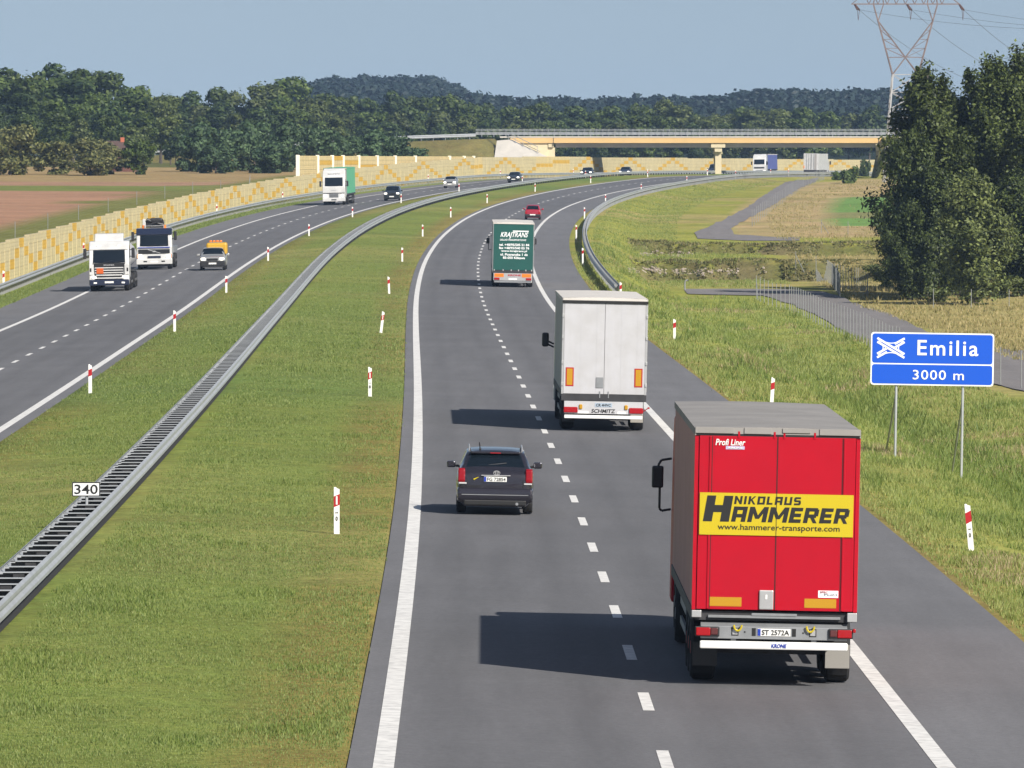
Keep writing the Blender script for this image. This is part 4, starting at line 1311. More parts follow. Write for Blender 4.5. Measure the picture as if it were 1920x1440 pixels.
# old house between the trees
def house():
    z = 1068.0; s = PXS(z); X = (225 - CX) / s; g = gz(X, z)
    root = empty('house', (X, z, g))
    top = CAM_H - (264 - HOR) / s - g
    mb = MB(); mb.box(-2.2, 2.0, -2.5, 2.5, -.3, top * .62); mb.build('wall', M['brick'], root)
    mb = MB(); mb.prism([(-2.9, top * .6), (2.9, top * .6), (0, top)], -2.4, 2.2); rfo = mb.build('roof', M['roof_brown'], root)
    mb = MB(); mb.box(.1, .6, -.3, .35, top * .8, top + .45); mb.build('chimney', M['chimney_red'], rfo)
    for x in (-1.6, 1.6):
        mb = MB(); mb.box(x - .45, x + .45, -2.54, -2.5, .9, 2.1); w = mb.build('window', M['white'], root)
        mb = MB(); mb.box(x - .38, x + .38, -2.56, -2.541, .97, 2.03); mb.build('pane', M['glass'], w)
    tag(root, 'small dark brick house with an orange chimney hidden among the trees', 'house')
house()

# the dark group of trees on the right
def upright_tree(seed, H, Rw, n, size, m, low=.06, bark='bark', tips=.5, lean=(0, 0)):
    rng = np.random.default_rng(seed)
    mb = trunk_mb(H * .92, .16 + H * .006, 0, rng, lean)
    P, N = [], []
    nb = 46
    for i in range(nb):
        t = low + (.92 - low) * (i + rng.random()) / nb
        a = rng.uniform(0, 6.28)
        env = Rw * (min(1.0, .55 + 1.2 * t) if t < .38 else max(.14, 1 - ((t - .38) / .62) ** 1.75))
        L = env * rng.uniform(.5, 1.3)
        el = rng.uniform(.3, .8) + t * .7
        dx, dy, dz = math.cos(a), math.sin(a), math.tan(min(el, 1.25))
        base = Vector((lean[0] * t * t * H, lean[1] * t * t * H, t * H * .93))
        tip = base + Vector((dx * L, dy * L, min(dz * L, H * .13)))
        if i % 2 == 0: mb.tube(base, tip, .05, 4, .012)
        k = max(12, int(n / nb * (.35 + .9 * L / Rw)))
        u = rng.random(k) ** .7
        c = np.array(base)[None] * (1 - u[:, None]) + np.array(tip)[None] * u[:, None]
        sp = .20 + .30 * (1 - u) + .10 * L / Rw
        p = c + rng.normal(size=(k, 3)) * sp[:, None] * np.array([1, 1, 1.15])
        P.append(p)
        d = p - np.array([0, 0, 1]) * 0 - np.array(base); d[:, 2] += .4
        d /= np.linalg.norm(d, axis=1, keepdims=True) + 1e-6
        N.append(d)
    # leading shoots
    for i in range(16):
        a = rng.uniform(0, 6.28); tb = rng.uniform(.55, .88)
        q = Rw * max(.10, 1 - ((tb - .38) / .62) ** 1.75) * rng.uniform(.3, .95)
        b = np.array([q * math.cos(a), q * math.sin(a), H * tb]); L = H * rng.uniform(.07, .125)
        k = int(n * .012) + 20; u = rng.random(k)
        p = b + np.array([0, 0, 1]) * (u * L)[:, None] + rng.normal(size=(k, 3)) * (.25 * (1.08 - u))[:, None]
        P.append(p); N.append(np.tile(np.array([[0, -.3, .9]]), (k, 1)))
    p, nr = np.concatenate(P), np.concatenate(N)
    p[:, 2] = np.maximum(p[:, 2], .15)
    nr = nr + .65 * rng.normal(size=nr.shape); nr /= np.linalg.norm(nr, axis=1, keepdims=True)
    v, f = quads(p, nr, size * (.6 + .8 * rng.random(len(p))), rng, 1.7)
    return hide(np_mesh('crown', v, f, 4, m)), hide(mb.build('trunk', M[bark]))
UT = [upright_tree(500, 16.0, 3.2, 29000, .165, L_BIRCH), upright_tree(501, 16.0, 2.9, 29000, .165, L_BIRCH, bark='birch_bark', lean=(.06, 0)), upright_tree(502, 12.0, 3.4, 23000, .17, L_DARK), upright_tree(503, 8.5, 2.6, 15000, .145, L_YOUNG)]
for i, (px, top, z, k, wd, lab) in enumerate((
        (1738, 100, 556, 0, 1.1, 'tall dark tree at the left of the big group below the pylon'), (1712, 225, 552, 2, .72, 'lower bushy dark tree forming the left flank of the big group'),
        (1788, 160, 570, 2, 1.15, 'dark tree filling the middle of the big group'), (1832, 100, 568, 1, 1.0, 'birch with a pale leaning trunk in the big group'),
        (1880, 86, 566, 0, .95, 'tall thin crowned tree near the right picture edge'), (1925, 80, 572, 1, 1.05, 'tall tree cut by the right picture edge'), (1985, 90, 556, 0, 1.1, 'tree mostly outside the right picture edge'),
        (1828, 322, 536, 3, 1.12, 'lighter young tree standing before the dark group'), (1915, 300, 556, 2, .85, 'dark bushy tree in front at the right picture edge'), (1755, 300, 548, 2, .75, 'dark low tree in front of the left part of the group'), (1706, 372, 548, 2, .6, 'small dark tree at the left foot of the group'))):
    s = PXS(z); X = (px - CX) / s; g = gz(X, z); by = HOR + (CAM_H - g) * s
    h = (by - top) / s
    H0 = (16.0, 16.0, 12.0, 8.5)[k]
    tree('birch_tree' if k < 2 else 'broadleaf_tree', (X, z, g - .1), i * 1.9 + .4, (wd, wd, h / H0), UT[k][0], UT[k][1], lab, 'tree', 'dark tree group on the right')
UB = [round_tree(600 + k, 1.6, 1.2, 900, .16, L_YOUNG, low=-.2, rough=.7, nl=10) for k in range(2)]
rb = random.Random(9)
for i, (px, py, h) in enumerate(((1655, 538, 1.2), (1700, 553, 1.5), (1735, 558, 1.2), (1760, 566, 1.0), (1800, 562, 1.3), (1870, 560, 1.2), (1680, 520, 1.6), (1915, 556, 1.4), (1640, 520, 1.0))):
    p = hit(px, py)
    tree('undergrowth_bush', (p.x, p.y, p.z - .05), i * 1.7, (.9, .9, h / 1.5), UB[i % 2][0], UB[i % 2][1], 'low weedy bush in the shade along the foot of the dark trees', 'bush', 'low bushes under the dark trees')

# ------------------------------------------------------------------ grass blades
def blades(name, n, zr, orr, hgt, m, label, wid=.012, clump=3, dens=None):
    rng = np.random.default_rng(hash(name) % 1000 if False else len(name) * 7 + n % 97)
    z = 1.0 / (1.0 / zr[0] - rng.random(n) * (1.0 / zr[0] - 1.0 / zr[1]))      # as many per picture row near as far
    o = rng.uniform(orr[0], orr[1], n)
    x, y = XY(o, z)
    h = HGT(x, y)
    px = CX + FPX * x / y; py = HOR + (CAM_H - h) * FPX / y
    ok = (px > -40) & (px < 1960) & (py < 1490)
    if dens is not None: ok &= rng.random(n) < dens(x, y, o, z)
    x, y, h, o, z = x[ok], y[ok], h[ok], o[ok], z[ok]
    V = []
    sc = np.clip(y / 200.0, 1, 1.8)
    lush = .75 + .35 * np.clip(vnoise(x, y, 2.5), -1, 1.6)
    for c in range(clump):
        k = len(x)
        bx, by = x + rng.normal(size=k) * .05 * sc, y + rng.normal(size=k) * .05 * sc
        H = hgt * (.55 + .75 * rng.random(k)) * lush * np.minimum(sc, 1.6)
        a = rng.uniform(0, 6.28, k); w = wid * sc * (.7 + .6 * rng.random(k))
        lx, ly = rng.normal(size=k) * .35 * H, rng.normal(size=k) * .35 * H
        b0 = np.stack([bx - np.cos(a) * w, by - np.sin(a) * w, h - .01], -1)
        b1 = np.stack([bx + np.cos(a) * w, by + np.sin(a) * w, h - .01], -1)
        t = np.stack([bx + lx, by + ly, h + H], -1)
        V.append(np.stack([b0, b1, t], 1))
    V = np.concatenate(V).reshape(-1, 3)
    ob = np_mesh(name, V, np.arange(len(V)).reshape(-1, 3), 3, m)
    tag(ob, label, 'grass', kind='stuff')
G_MED = leaf_mat('mown grass blades', (.115, .185, .04), (.305, .345, .115), .36, 0)
G_WILD = leaf_mat('tall wild grass blades', (.165, .235, .045), (.40, .42, .15), .38, 0)
blades('median_grass', 170000, (104, 800), (-11.9, -.58), .05, G_MED, 'short mown grass of the central median', wid=.010, dens=lambda x, y, o, z: np.where((o < -6.25) & (o > -7.3), 0, np.clip(1.15 - (z - 250) / 500, .1, 1)))
blades('verge_grass', 15000, (420, 900), (-24.6, -23.25), .12, G_MED, 'strip of grass at the foot of the noise wall')
blades('wild_grass', 110000, (125, 620), (10.75, 25.0), .13, G_WILD, 'tall wild grass on the right slope', wid=.012, dens=lambda x, y, o, z: np.where((o > 24.2) | ((z > 552) & (z < 582) & (o > 17.5)), 0, 1))
blades('meadow_grass', 30000, (300, 1200), (29.0, 52.0), .16, leaf_mat('dry meadow blades', (.2, .2, .06), (.5, .4, .2), .3, 0), 'dry meadow grass beyond the path', wid=.02, dens=lambda x, y, o, z: np.where((o > 33.5) & (z > 785) & (z < 990), .05, 1))
blades('basin_grass', 30000, (600, 1150), (12.6, 27.0), .10, G_WILD, 'rough grass between the guard rail and the far path', wid=.014, dens=lambda x, y, o, z: np.where((o > 20) & (z > 725), 0, 1.0))

blades('bank_weeds', 26000, (618, 724), (15.6, 44.0), .13, leaf_mat('rank weeds', (.07, .085, .025), (.27, .235, .10), .25, 0), 'rank dark weeds on the banks of the two basins', wid=.06,
       dens=lambda x, y, o, z: np.where(((BZ(x, y, z) > 652) & (BZ(x, y, z) < 664)) | ((BZ(x, y, z) > 710) & (BZ(x, y, z) < 723)), 1.0, 0))
G_LUSH = leaf_mat('lush green weeds', (.10, .165, .03), (.26, .31, .085), .3, 0)
blades('weed_clumps', 90000, (125, 720), (11.6, 24.0), .24, G_LUSH, 'taller green weeds growing in patches on the right slope', wid=.016, dens=lambda x, y, o, z: np.where(((vnoise(x, y * .45, 1.3) > .75) | ((z < 340) & (o > 15.8) & (o < 19.6))) & ~((z > 552) & (z < 585) & (o > 17)), .8, 0))
blades('median_weeds', 60000, (104, 420), (-11.8, -.9), .085, G_LUSH, 'greener tufts in the mown median', wid=.012, dens=lambda x, y, o, z: np.where((vnoise(x + 9, y * .4, 1.1) > .7) & ~((o < -6.4) & (o > -7.4)), .8, 0))

blades('dry_grass', 60000, (125, 720), (11.2, 24.0), .15, leaf_mat('dry straw blades', (.24, .19, .09), (.50, .40, .24), .3, 0), 'dry straw coloured grass in patches on the right slope', wid=.013,
       dens=lambda x, y, o, z: np.where((vnoise(x + 33, y * .4, 3.1) > .8) & ~((z > 552) & (z < 585) & (o > 17)), .8, 0))
# ------------------------------------------------------------------ vehicles: local frame has the rear at y = 0, forward +y, x to the right
def lathe_x(mb, prof, cx, cy, cz, n=22, mi=0):
    k = len(prof)
    vs = []
    for i in range(n):
        t = 2 * math.pi * i / n
        for r, x in prof: vs.append((cx + x, cy + r * math.cos(t), cz + r * math.sin(t)))
    fs = [(i * k + j, ((i + 1) % n) * k + j, ((i + 1) % n) * k + j + 1, i * k + j + 1) for i in range(n) for j in range(k - 1)]
    mb.add(vs, fs, mi)
def wheel(root, x, y, r, w, rim='rim'):
    s = 1 if x > 0 else -1
    mb = MB()
    lathe_x(mb, [(.55 * r, -w / 2), (.9 * r, -w / 2), (.985 * r, -w * .4), (r, -w * .2), (r, w * .2), (.985 * r, w * .4), (.9 * r, w / 2), (.55 * r, w / 2)], x, y, r)
    t = mb.build('wheel', M['rubber'], root, smooth=False)
    mb = MB()
    lathe_x(mb, [(.6 * r, s * w * .42), (.56 * r, s * w * .44), (.5 * r, s * w * .3), (.24 * r, s * w * .22), (.2 * r, s * w * .5), (.0, s * w * .5)], x, y, r, 18)
    lathe_x(mb, [(.6 * r, -s * w * .4), (.0, -s * w * .3)], x, y, r, 18)
    mb.build('rim', M[rim], t)
    return t
def bx(root, name, m, *b, bev=0.0):
    mb = MB(); mb.box(*b, bev=bev); return mb.build(name, M[m] if isinstance(m, str) else m, root)
def multi(root, name, m, boxes, bev=0.0):
    mb = MB()
    for b in boxes: mb.box(*b, bev=bev)
    return mb.build(name, M[m] if isinstance(m, str) else m, root)

def place(root, o, z, oncoming=False, front_len=0.0):
    if oncoming: z = z + front_len
    x, y = XY(o, z)
    th = yaw(z)
    g = float((RH(z + 8) - RH(z - 8)) / 16)
    root.location = (float(x), float(y), float(RH(z)) + float(road_profile(np.array([o]))[0]) + .006)
    tilt = .02
    root.rotation_euler = (math.atan(g) * (-1 if oncoming else 1), tilt, th + (math.pi if oncoming else 0))

W2 = 1.275
def trailer_body(root, curtain, roof, L=13.6, H=4.0, sk='chassis', roof_over=.0):
    """curtains, roof, front wall, chassis, axles of a curtain side trailer"""
    for s in (-1, 1):
        mb = MB()
        n = 18
        rows = []
        for i in range(n + 1):                                   # slightly bellied tarpaulin
            y = .12 + (L - .2) * i / n
            rows.append([(s * (W2 - .012 + .012 * math.sin(i * 1.7) * math.sin(math.pi * k / 4.0)), y, 1.2 + (H - .12 - 1.2) * k / 4.0) for k in range(5)])
        mb.sheet(rows)
        c = mb.build('side_curtain', curtain, root)
        md = c.modifiers.new('thick', 'SOLIDIFY'); md.thickness = .02
        multi(root, 'side_rail', 'chassis', [(min(s * (W2 - .05), s * (W2 + .004)), max(s * (W2 - .05), s * (W2 + .004)), .1, L - .05, 1.02, 1.2)])
    mb = MB()
    mb.prism([(0, 0)], 0, 0) if False else None
    prof = []
    n = 10
    for i in range(n + 1):
        x = -W2 - .005 + (2 * W2 + .01) * i / n
        prof.append((x, H - .02 + .03 * math.sin(math.pi * i / n)))
    rows = []
    for j in range(15):
        y = -.03 + (L + .05) * j / 14.0
        sag = .012 * math.sin(j * 2.2)
        rows.append([(x, y, z + sag * math.sin(math.pi * i / n)) for i, (x, z) in enumerate(prof)])
    rows_l = [[(r[0][0], r[0][1], H - .13), r[0]] for r in rows]; rows_r = [[r[-1], (r[-1][0], r[-1][1], H - .13)] for r in rows]
    mb.sheet(rows); mb.sheet(rows_l); mb.sheet(rows_r); mb.sheet([[(x, -.03, H - .10) for x, z in prof], rows[0]])
    rf_ = mb.build('roof', roof, root); md = rf_.modifiers.new('thick', 'SOLIDIFY'); md.thickness = .02
    bx(root, 'front_wall', 'alu_dull', -W2 + .02, W2 - .02, L - .06, L, 1.02, H - .15)
    multi(root, 'chassis', 'chassis', [(-.55, -.42, .25, L - .3, .72, 1.04), (.42, .55, .25, L - .3, .72, 1.04), (-1.1, 1.1, .3, .45, .75, 1.02), (-W2 + .06, W2 - .06, .05, L - .1, 1.02, 1.16),
                                       (-1.0, 1.0, 1.6, 1.75, .42, .6), (-1.0, 1.0, 2.9, 3.05, .42, .6), (-1.0, 1.0, 4.2, 4.35, .42, .6), (-.9, -.75, 9.5, 9.65, .35, 1.0), (.75, .9, 9.5, 9.65, .35, 1.0)])
    for s in (-1, 1):
        multi(root, 'side_guard', 'alu_dull', [(s * 1.2 - .02, s * 1.2 + .02, 5.6, 9.2, z, z + .12) for z in (.45, .78)])
def trailer_wheels(root, rim='rim'):
    for y in (1.68, 2.98, 4.28):
        for s in (-1, 1): wheel(root, s * 1.05, y, .50, .38, rim)
def mudflaps(root, left, right):
    multi(root, 'mudflap', left, [(-1.22, -.84, .98, 1.0, .25, .62)], bev=.006)
    multi(root, 'mudflap', right, [(.84, 1.22, .98, 1.0, .25, .62)], bev=.006)
def tractor_rear(root, y0, paint, mirror=True, cabh=3.75, mtype='tall'):
    """the tractor in front of a trailer seen from behind: cab, mirrors, wheels"""
    mb = MB(); mb.prism([(y0 + .45, .95), (y0 + .45, cabh - .1), (y0 + .8, cabh), (y0 + 1.6, cabh - .05), (y0 + 2.05, cabh - .55), (y0 + 2.45, 1.9), (y0 + 2.55, .45), (y0 + 1.6, .45), (y0 + 1.5, .95)], -1.24, 1.24, bev=.06)
    mb.build('cab', paint, root)
    bx(root, 'tractor_frame', 'chassis', -.5, .5, y0 - 3.6, y0 + 2.2, .55, .9)
    for s in (-1, 1):
        wheel(root, s * 1.03, y0 + 1.15, .50, .32)
        wheel(root, s * .98, y0 - 2.55, .50, .56)
        if mtype == 'tall':
            mb = MB(); mb.box(s * 1.50 - .10, s * 1.50 + .10, y0 + 1.9, y0 + 2.04, 2.42, 2.80, bev=.03); mi = mb.build('mirror', M['black'], root)
            mb = MB()
            pts = [(s * 1.26, y0 + 1.97, 2.93), (s * 1.44, y0 + 1.97, 2.90), (s * 1.49, y0 + 1.97, 2.82), (s * 1.46, y0 + 1.97, 2.4), (s * 1.46, y0 + 1.97, 2.06), (s * 1.42, y0 + 1.97, 2.02), (s * 1.26, y0 + 1.97, 2.05)]
            for a, b in zip(pts[:-1], pts[1:]): mb.tube(a, b, .022, 6)
            mb.build('mirror_arm', M['black'], mi)
        else:
            mb = MB(); mb.box(s * 1.53 - .11, s * 1.53 + .11, y0 + 1.9, y0 + 2.06, 2.15, 2.60, bev=.06); mi = mb.build('mirror', M['black'], root)
            mb = MB(); mb.tube((s * 1.26, y0 + 1.97, 2.14), (s * 1.48, y0 + 1.97, 2.24), .03, 6); mb.tube((s * 1.26, y0 + 1.97, 2.24), (s * 1.48, y0 + 1.97, 2.34), .03, 6); mb.build('mirror_arm', M['black'], mi)

def seam(root, name, m, x, z0, z1, w=.012, y=-.004): bx(root, name, m, x - w / 2, x + w / 2, y - .004, y + .002, z0, z1)

def red_lorry():
    root = empty('lorry')
    trailer_body(root, M['curtain_red'], M['tarp_grey'])
    trailer_wheels(root, 'rim_red')
    tractor_rear(root, 13.6, M['trailer_red'])
    # rear frame and doors
    mb = MB(); mb.box(-W2, -W2 + .06, -.0, .12, 1.18, 3.88); mb.box(W2 - .06, W2, 0, .12, 1.18, 3.88); mb.box(-W2 + .05, W2 - .05, .02, .11, 3.80, 3.90)
    mb.build('rear_frame', M['trailer_red'], root)
    multi(root, 'roof_edge', 'tarp_grey', [(-W2, -.68, -.05, .0, 3.905, 4.0), (-.52, -.1, -.05, .0, 3.905, 4.0), (.07, .5, -.05, .0, 3.93, 4.0), (.64, W2, -.05, 0, 3.905, 4.0)], bev=.004)
    bx(root, 'header_gap', 'black', -W2 + .02, W2 - .02, -.02, .04, 3.87, 3.92)
    for s in (-1, 1):
        mb = MB()
        xs = sorted((s * .006, s * (W2 - .07)))
        mb.box(xs[0], xs[1], -.022, .02, 1.19, 3.865, bev=.006)
        d = mb.build('rear_door', M['trailer_red'], root)
        a = s * 1.035
        bx(d, 'door_rib', 'trailer_red', a - .014, a + .014, -.038, -.0225, 1.2, 3.86, bev=.004)
        seam(d, 'door_seam', 'ink', a - s * .03, 1.2, 3.86, .010, -.023)
    seam(root, 'door_gap', 'ink', 0, 1.2, 3.865, .014, -.023)
    multi(root, 'hinge', 'trailer_red', [(x - .015, x + .015, -.035, -.0, 3.84, 3.94) for x in (-.6, -.05, .1, .57)])
    bx(root, 'banner', 'yellow', -1.185, 1.185, -.041, -.039, 2.34, 2.99)
    y = -.042
    block_letters('H', .44, .40, M['ink'], root, (-.90, y, 2.745), .30, .16)
    block_letters('NIKOLAUS', 1.04, .125, M['ink'], root, (-.135, y, 2.882), .24, .14, .26)
    block_letters('AMMERER', 1.84, .235, M['ink'], root, (.22, y, 2.665), .25, .2, .16)
    lettering('www.hammerer-transporte.com', 1.88, .115, M['ink'], root, (.04, y, 2.455), bold=.004)
    seam(root, 'banner_fold', 'ink', .0, 2.34, 2.99, .008, -.043)
    lettering('Profi Liner', .46, .10, M['white'], root, (-.73, -.026, 3.77), bold=.018, shear=.2)
    bx(root, 'maker_badge', mat('pale lilac badge', (.45, .42, .62), .5), -.80, -.51, -.0265, -.0235, 3.66, 3.71, bev=.001)
    lettering('KRONE', .22, .03, M['white'], root, (-.65, -.028, 3.685), bold=.02)
    multi(root, 'reflector_strip', 'amber', [(-1.0, -.51, -.027, -.0225, 1.24, 1.38)])
    multi(root, 'reflector_strip', 'amber', [(.46, .95, -.027, -.0225, 1.24, 1.38)])
    bx(root, 'lock_box', 'alu', -.24, -.02, -.06, -.022, 1.20, 1.50, bev=.015)
    bx(root, 'handle', 'white', -.145, -.115, -.066, -.06, 1.36, 1.43, bev=.002)
    st = bx(root, 'sticker', 'sign_white', .67, .98, -.026, -.0225, 1.40, 1.51)
    lettering('SPEC', .12, .03, M['red_band'], st, (.76, -.028, 1.485)); lettering('PHM', .2, .03, M['alu_dull'], st, (.86, -.028, 1.445))
    # tail: sill, lamp carrier, lamps, plate, underrun bar
    bx(root, 'corner_casting', 'alu', -W2, -W2 + .15, -.03, .1, 1.06, 1.17, bev=.01)
    bx(root, 'corner_casting', 'alu', W2 - .15, W2, -.03, .1, 1.03, 1.17, bev=.01)
    multi(root, 'door_sill', 'alu_dull', [(-1.02, 1.02, .0, .09, 1.06, 1.10), (-.35, .35, -.01, .0, 1.10, 1.14)], bev=.004)
    mb = MB(); mb.prism([(-.02, .74), (-.02, .93), (.12, .99), (.12, .74)], -1.13, 1.13, bev=.006); mb.build('lamp_carrier', M['alu_dull'], root)
    for s in (-1, 1):
        l = bx(root, 'tail_lamp', 'black', s * 1.03 - .19, s * 1.03 + .19, -.06, -.02, .77, .925, bev=.015)
        bx(l, 'lens', 'lamp_red', s * 1.09 - .11, s * 1.09 + .11, -.075, -.06, .785, .91, bev=.012)
        bx(l, 'lens', mat('smoked lens', (.10, .03, .03), .25), s * .92 - .055, s * .92 + .055, -.072, -.06, .80, .905, bev=.012)
        bx(root, 'recess', 'ink', s * .60 - .055, s * .60 + .055, -.025, -.0205, .79, .91)
        bx(root, 'recess', 'ink', s * .31 - .03, s * .31 + .03, -.025, -.0205, .79, .91)
        bx(root, 'recess_cover', 'alu', s * .60 - .04, s * .60 + .04, -.031, -.0255, .805, .895, bev=.002)
        mb = MB()
        for k in range(8):
            t0, t1 = math.pi + math.pi * k / 8, math.pi + math.pi * (k + 1) / 8
            c = s * .60 + (-.04 if s > 0 else .04)
            mb.tube((c + .06 * math.cos(t0), -.06, .955 + .09 * math.sin(t0)), (c + .06 * math.cos(t1), -.06, .955 + .09 * math.sin(t1)), .015, 6)
        mb.build('lashing_ring', M['yellow'], root)
        bx(root, 'bolt', 'ink', s * .45 - .012, s * .45 + .012, -.024, -.0205, .835, .859)
        multi(root, 'bar_bracket', 'alu_dull', [(s * .62 - .04, s * .62 + .04, .02, .1, .62, .76)])
    p = bx(root, 'number_plate', 'plate', -.255, .255, -.03, -.021, .79, .905, bev=.004)
    bx(p, 'plate_strip', 'eu_blue', -.25, -.205, -.0325, -.0305, .795, .90)
    lettering('ST 2572A', .42, .078, M['ink'], p, (.025, -.033, .848), bold=.01)
    b = bx(root, 'underrun_bar', 'white', -1.14, 1.14, -.07, .02, .585, .705, bev=.02)
    lettering('KRONE', .24, .06, M['eu_blue'], b, (.08, -.073, .645), bold=.03, shear=.2)
    mudflaps(root, 'black', mat('grey rubber flap', (.25, .24, .22), .8))
    mb = MB(); mb.tube((1.14, -.02, .83), (1.22, -.06, .90), .012, 6); mb.box(1.215, 1.26, -.09, -.03, .87, .93, bev=.01); mb.build('marker_lamp', M['lamp_red'], root)
    tag(root, 'big red lorry seen from behind with a yellow haulier banner, nearest the camera', 'lorry')
    place(root, 5.82, 124.0)
    root.rotation_euler.z = .003
red_lorry()

def white_lorry():
    root = empty('lorry')
    trailer_body(root, M['curtain_grey'], M['tarp_pale'])
    trailer_wheels(root); tractor_rear(root, 13.6, M['white_paint'], mtype='wide')
    bx(root, 'roof_trim', 'ink', -W2 - .01, W2 + .012, -.07, -.035, 3.83, 3.915, bev=.012)
    mb = MB(); mb.box(-W2, -W2 + .06, -.02, .12, 1.1, 3.86); mb.box(W2 - .06, W2, -.02, .12, 1.1, 3.86); mb.box(-W2 + .05, W2 - .05, .03, .11, 3.72, 3.85); mb.build('rear_frame', M['alu'], root)
    for s in (-1, 1):
        xs = sorted((s * .006, s * (W2 - .065)))
        mb = MB()
        n = 5
        for k in range(n):
            a, b = xs[0] + (xs[1] - xs[0]) * k / n, xs[0] + (xs[1] - xs[0]) * (k + 1) / n
            mb.box(a, b, -.03 + .003 * (k % 2), .02, 1.12, 3.84)
        d = mb.build('rear_door', M['offwhite'], root)
        multi(d, 'hinge', 'alu', [(s * (W2 - .02) - .03, s * (W2 - .02) + .03, -.05, -.02, z, z + .10) for z in (1.35, 2.0, 2.75, 3.4)], bev=.008)
        l = bx(root, 'marker_plate', 'red_band', s * 1.03 - .12, s * 1.03 + .12, -.038, -.03, 1.34, 1.90)
        bx(l, 'amber_field', 'amber', s * 1.03 - .085, s * 1.03 + .085, -.041, -.0385, 1.375, 1.865)
        t = bx(root, 'tail_lamp', 'lamp_red', s * .98 - .21, s * .98 + .21, -.07, -.02, .55, .72, bev=.02)
        bx(root, 'side_lamp', 'amber', s * .68 - .05, s * .68 + .05, -.06, -.02, .66, .80, bev=.02)
    bx(root, 'lock_box', 'alu_dull', -.24, -.02, -.05, -.03, 1.30, 1.62, bev=.006)
    bx(root, 'door_sill', 'chassis', -W2, W2, -.03, .1, .90, 1.11, bev=.01)
    for x in (-.12, .14): bx(root, 'lock_bar', 'alu_dull', x - .015, x + .015, -.05, -.03, 1.0, 1.2)
    bx(root, 'lamp_carrier', 'offwhite', -1.18, 1.18, -.02, .06, .52, .90, bev=.01)
    p = bx(root, 'number_plate', mat('bluish number plate', (.35, .42, .5), .4), -.26, .26, -.026, -.0205, .725, .85)
    lettering('CR 4HVC', .44, .08, M['ink'], p, (0, -.029, .787), bold=.01)
    lettering('SCHMITZ', .72, .115, M['ink'], root, (0.0, -.024, .61), bold=.018, shear=.15)
    multi(root, 'stripe', 'white', [(-.75, -.45, -.03, -.0205, .53, .60), (.42, .66, -.03, -.0205, .53, .60)])
    bx(root, 'underrun_bar', 'white', -1.17, 1.17, -.08, .02, .38, .48, bev=.012)
    mudflaps(root, 'black', mat('beige rubber flap', (.3, .28, .25), .8))
    mb = MB(); mb.tube((1.2, -.02, .62), (1.34, -.06, .72), .014, 6); mb.box(1.32, 1.38, -.08, -.04, .70, .75); mb.build('marker_lamp', M['lamp_red'], root)
    tag(root, 'white box lorry seen from behind with two amber marker plates and a grey roof', 'lorry')
    place(root, 5.54, 241.0)
white_lorry()

def green_lorry():
    root = empty('lorry')
    trailer_body(root, M['curtain_grey'], M['tarp_pale'])
    trailer_wheels(root); tractor_rear(root, 13.6, M['white_paint'])
    bx(root, 'tail_tarpaulin', 'trailer_green', -W2 + .05, W2 - .05, -.03, .04, 1.05, 3.87, bev=.015)
    mb = MB(); mb.box(-W2, -W2 + .05, -.02, .12, .95, 3.88); mb.box(W2 - .05, W2, -.02, .12, .95, 3.88); mb.box(-W2 + .04, W2 - .04, .05, .11, 3.72, 3.86); mb.build('rear_frame', M['alu_dull'], root)
    y = -.034
    lettering('KRAJTRANS', 1.72, .40, M['sign_white'], root, (.05, y, 3.20), bold=.02, shear=.35)
    bx(root, 'logo_bar', 'sign_white', -.05, .93, -.036, -.031, 3.43, 3.50)
    lettering('USLUGI TRANSPORTOWE', 1.62, .11, M['sign_white'], root, (-.02, y, 2.92), bold=.02, shear=.2)
    for i, t in enumerate(('tel. +48/95/505 21 84', 'fax +48/95/540 05 76', 'www.krajtrans.pl', 'ul. Poznanska 1 ds', '83-050 Klikawa')):
        lettering(t, (1.86, 1.86, 1.6, 1.68, 1.36)[i], .15, M['sign_white'], root, (.05, y, 2.62 - i * .20), bold=.03)
    bx(root, 'door_sill', 'chassis', -W2, W2, -.02, .1, .86, 1.04)
    multi(root, 'buckle', 'alu', [(x - .03, x + .03, -.05, -.02, 1.0, 1.1) for x in (-1.15, -.6, -.1, .35, .8, 1.15)])
    bx(root, 'lamp_carrier', 'alu', -1.2, 1.2, -.02, .08, .40, .86, bev=.02)
    multi(root, 'reflector_strip', 'lamp_orange', [(-1.13, -.56, -.03, -.0205, .62, .84)])
    multi(root, 'reflector_strip', 'lamp_orange', [(.56, 1.13, -.03, -.0205, .62, .84)])
    lettering('KRONE', .8, .11, M['red_band'], root, (.1, -.024, .74), bold=.03)
    for s in (-1, 1): bx(root, 'tail_lamp', 'lamp_red', s * .98 - .17, s * .98 + .17, -.05, -.02, .44, .58, bev=.02)
    p = bx(root, 'number_plate', 'plate', -.26, .26, -.03, -.0205, .45, .56)
    bx(root, 'underrun_bar', 'alu_dull', -1.15, 1.15, -.06, .0, .28, .38, bev=.01)
    mudflaps(root, 'black', 'black')
    multi(root, 'splash_edge', 'white', [(.80, 1.2, .95, .97, .30, .36)])
    tag(root, 'dark green lorry seen from behind with white haulier lettering and orange strips', 'lorry')
    place(root, 5.82, 497.0)
green_lorry()

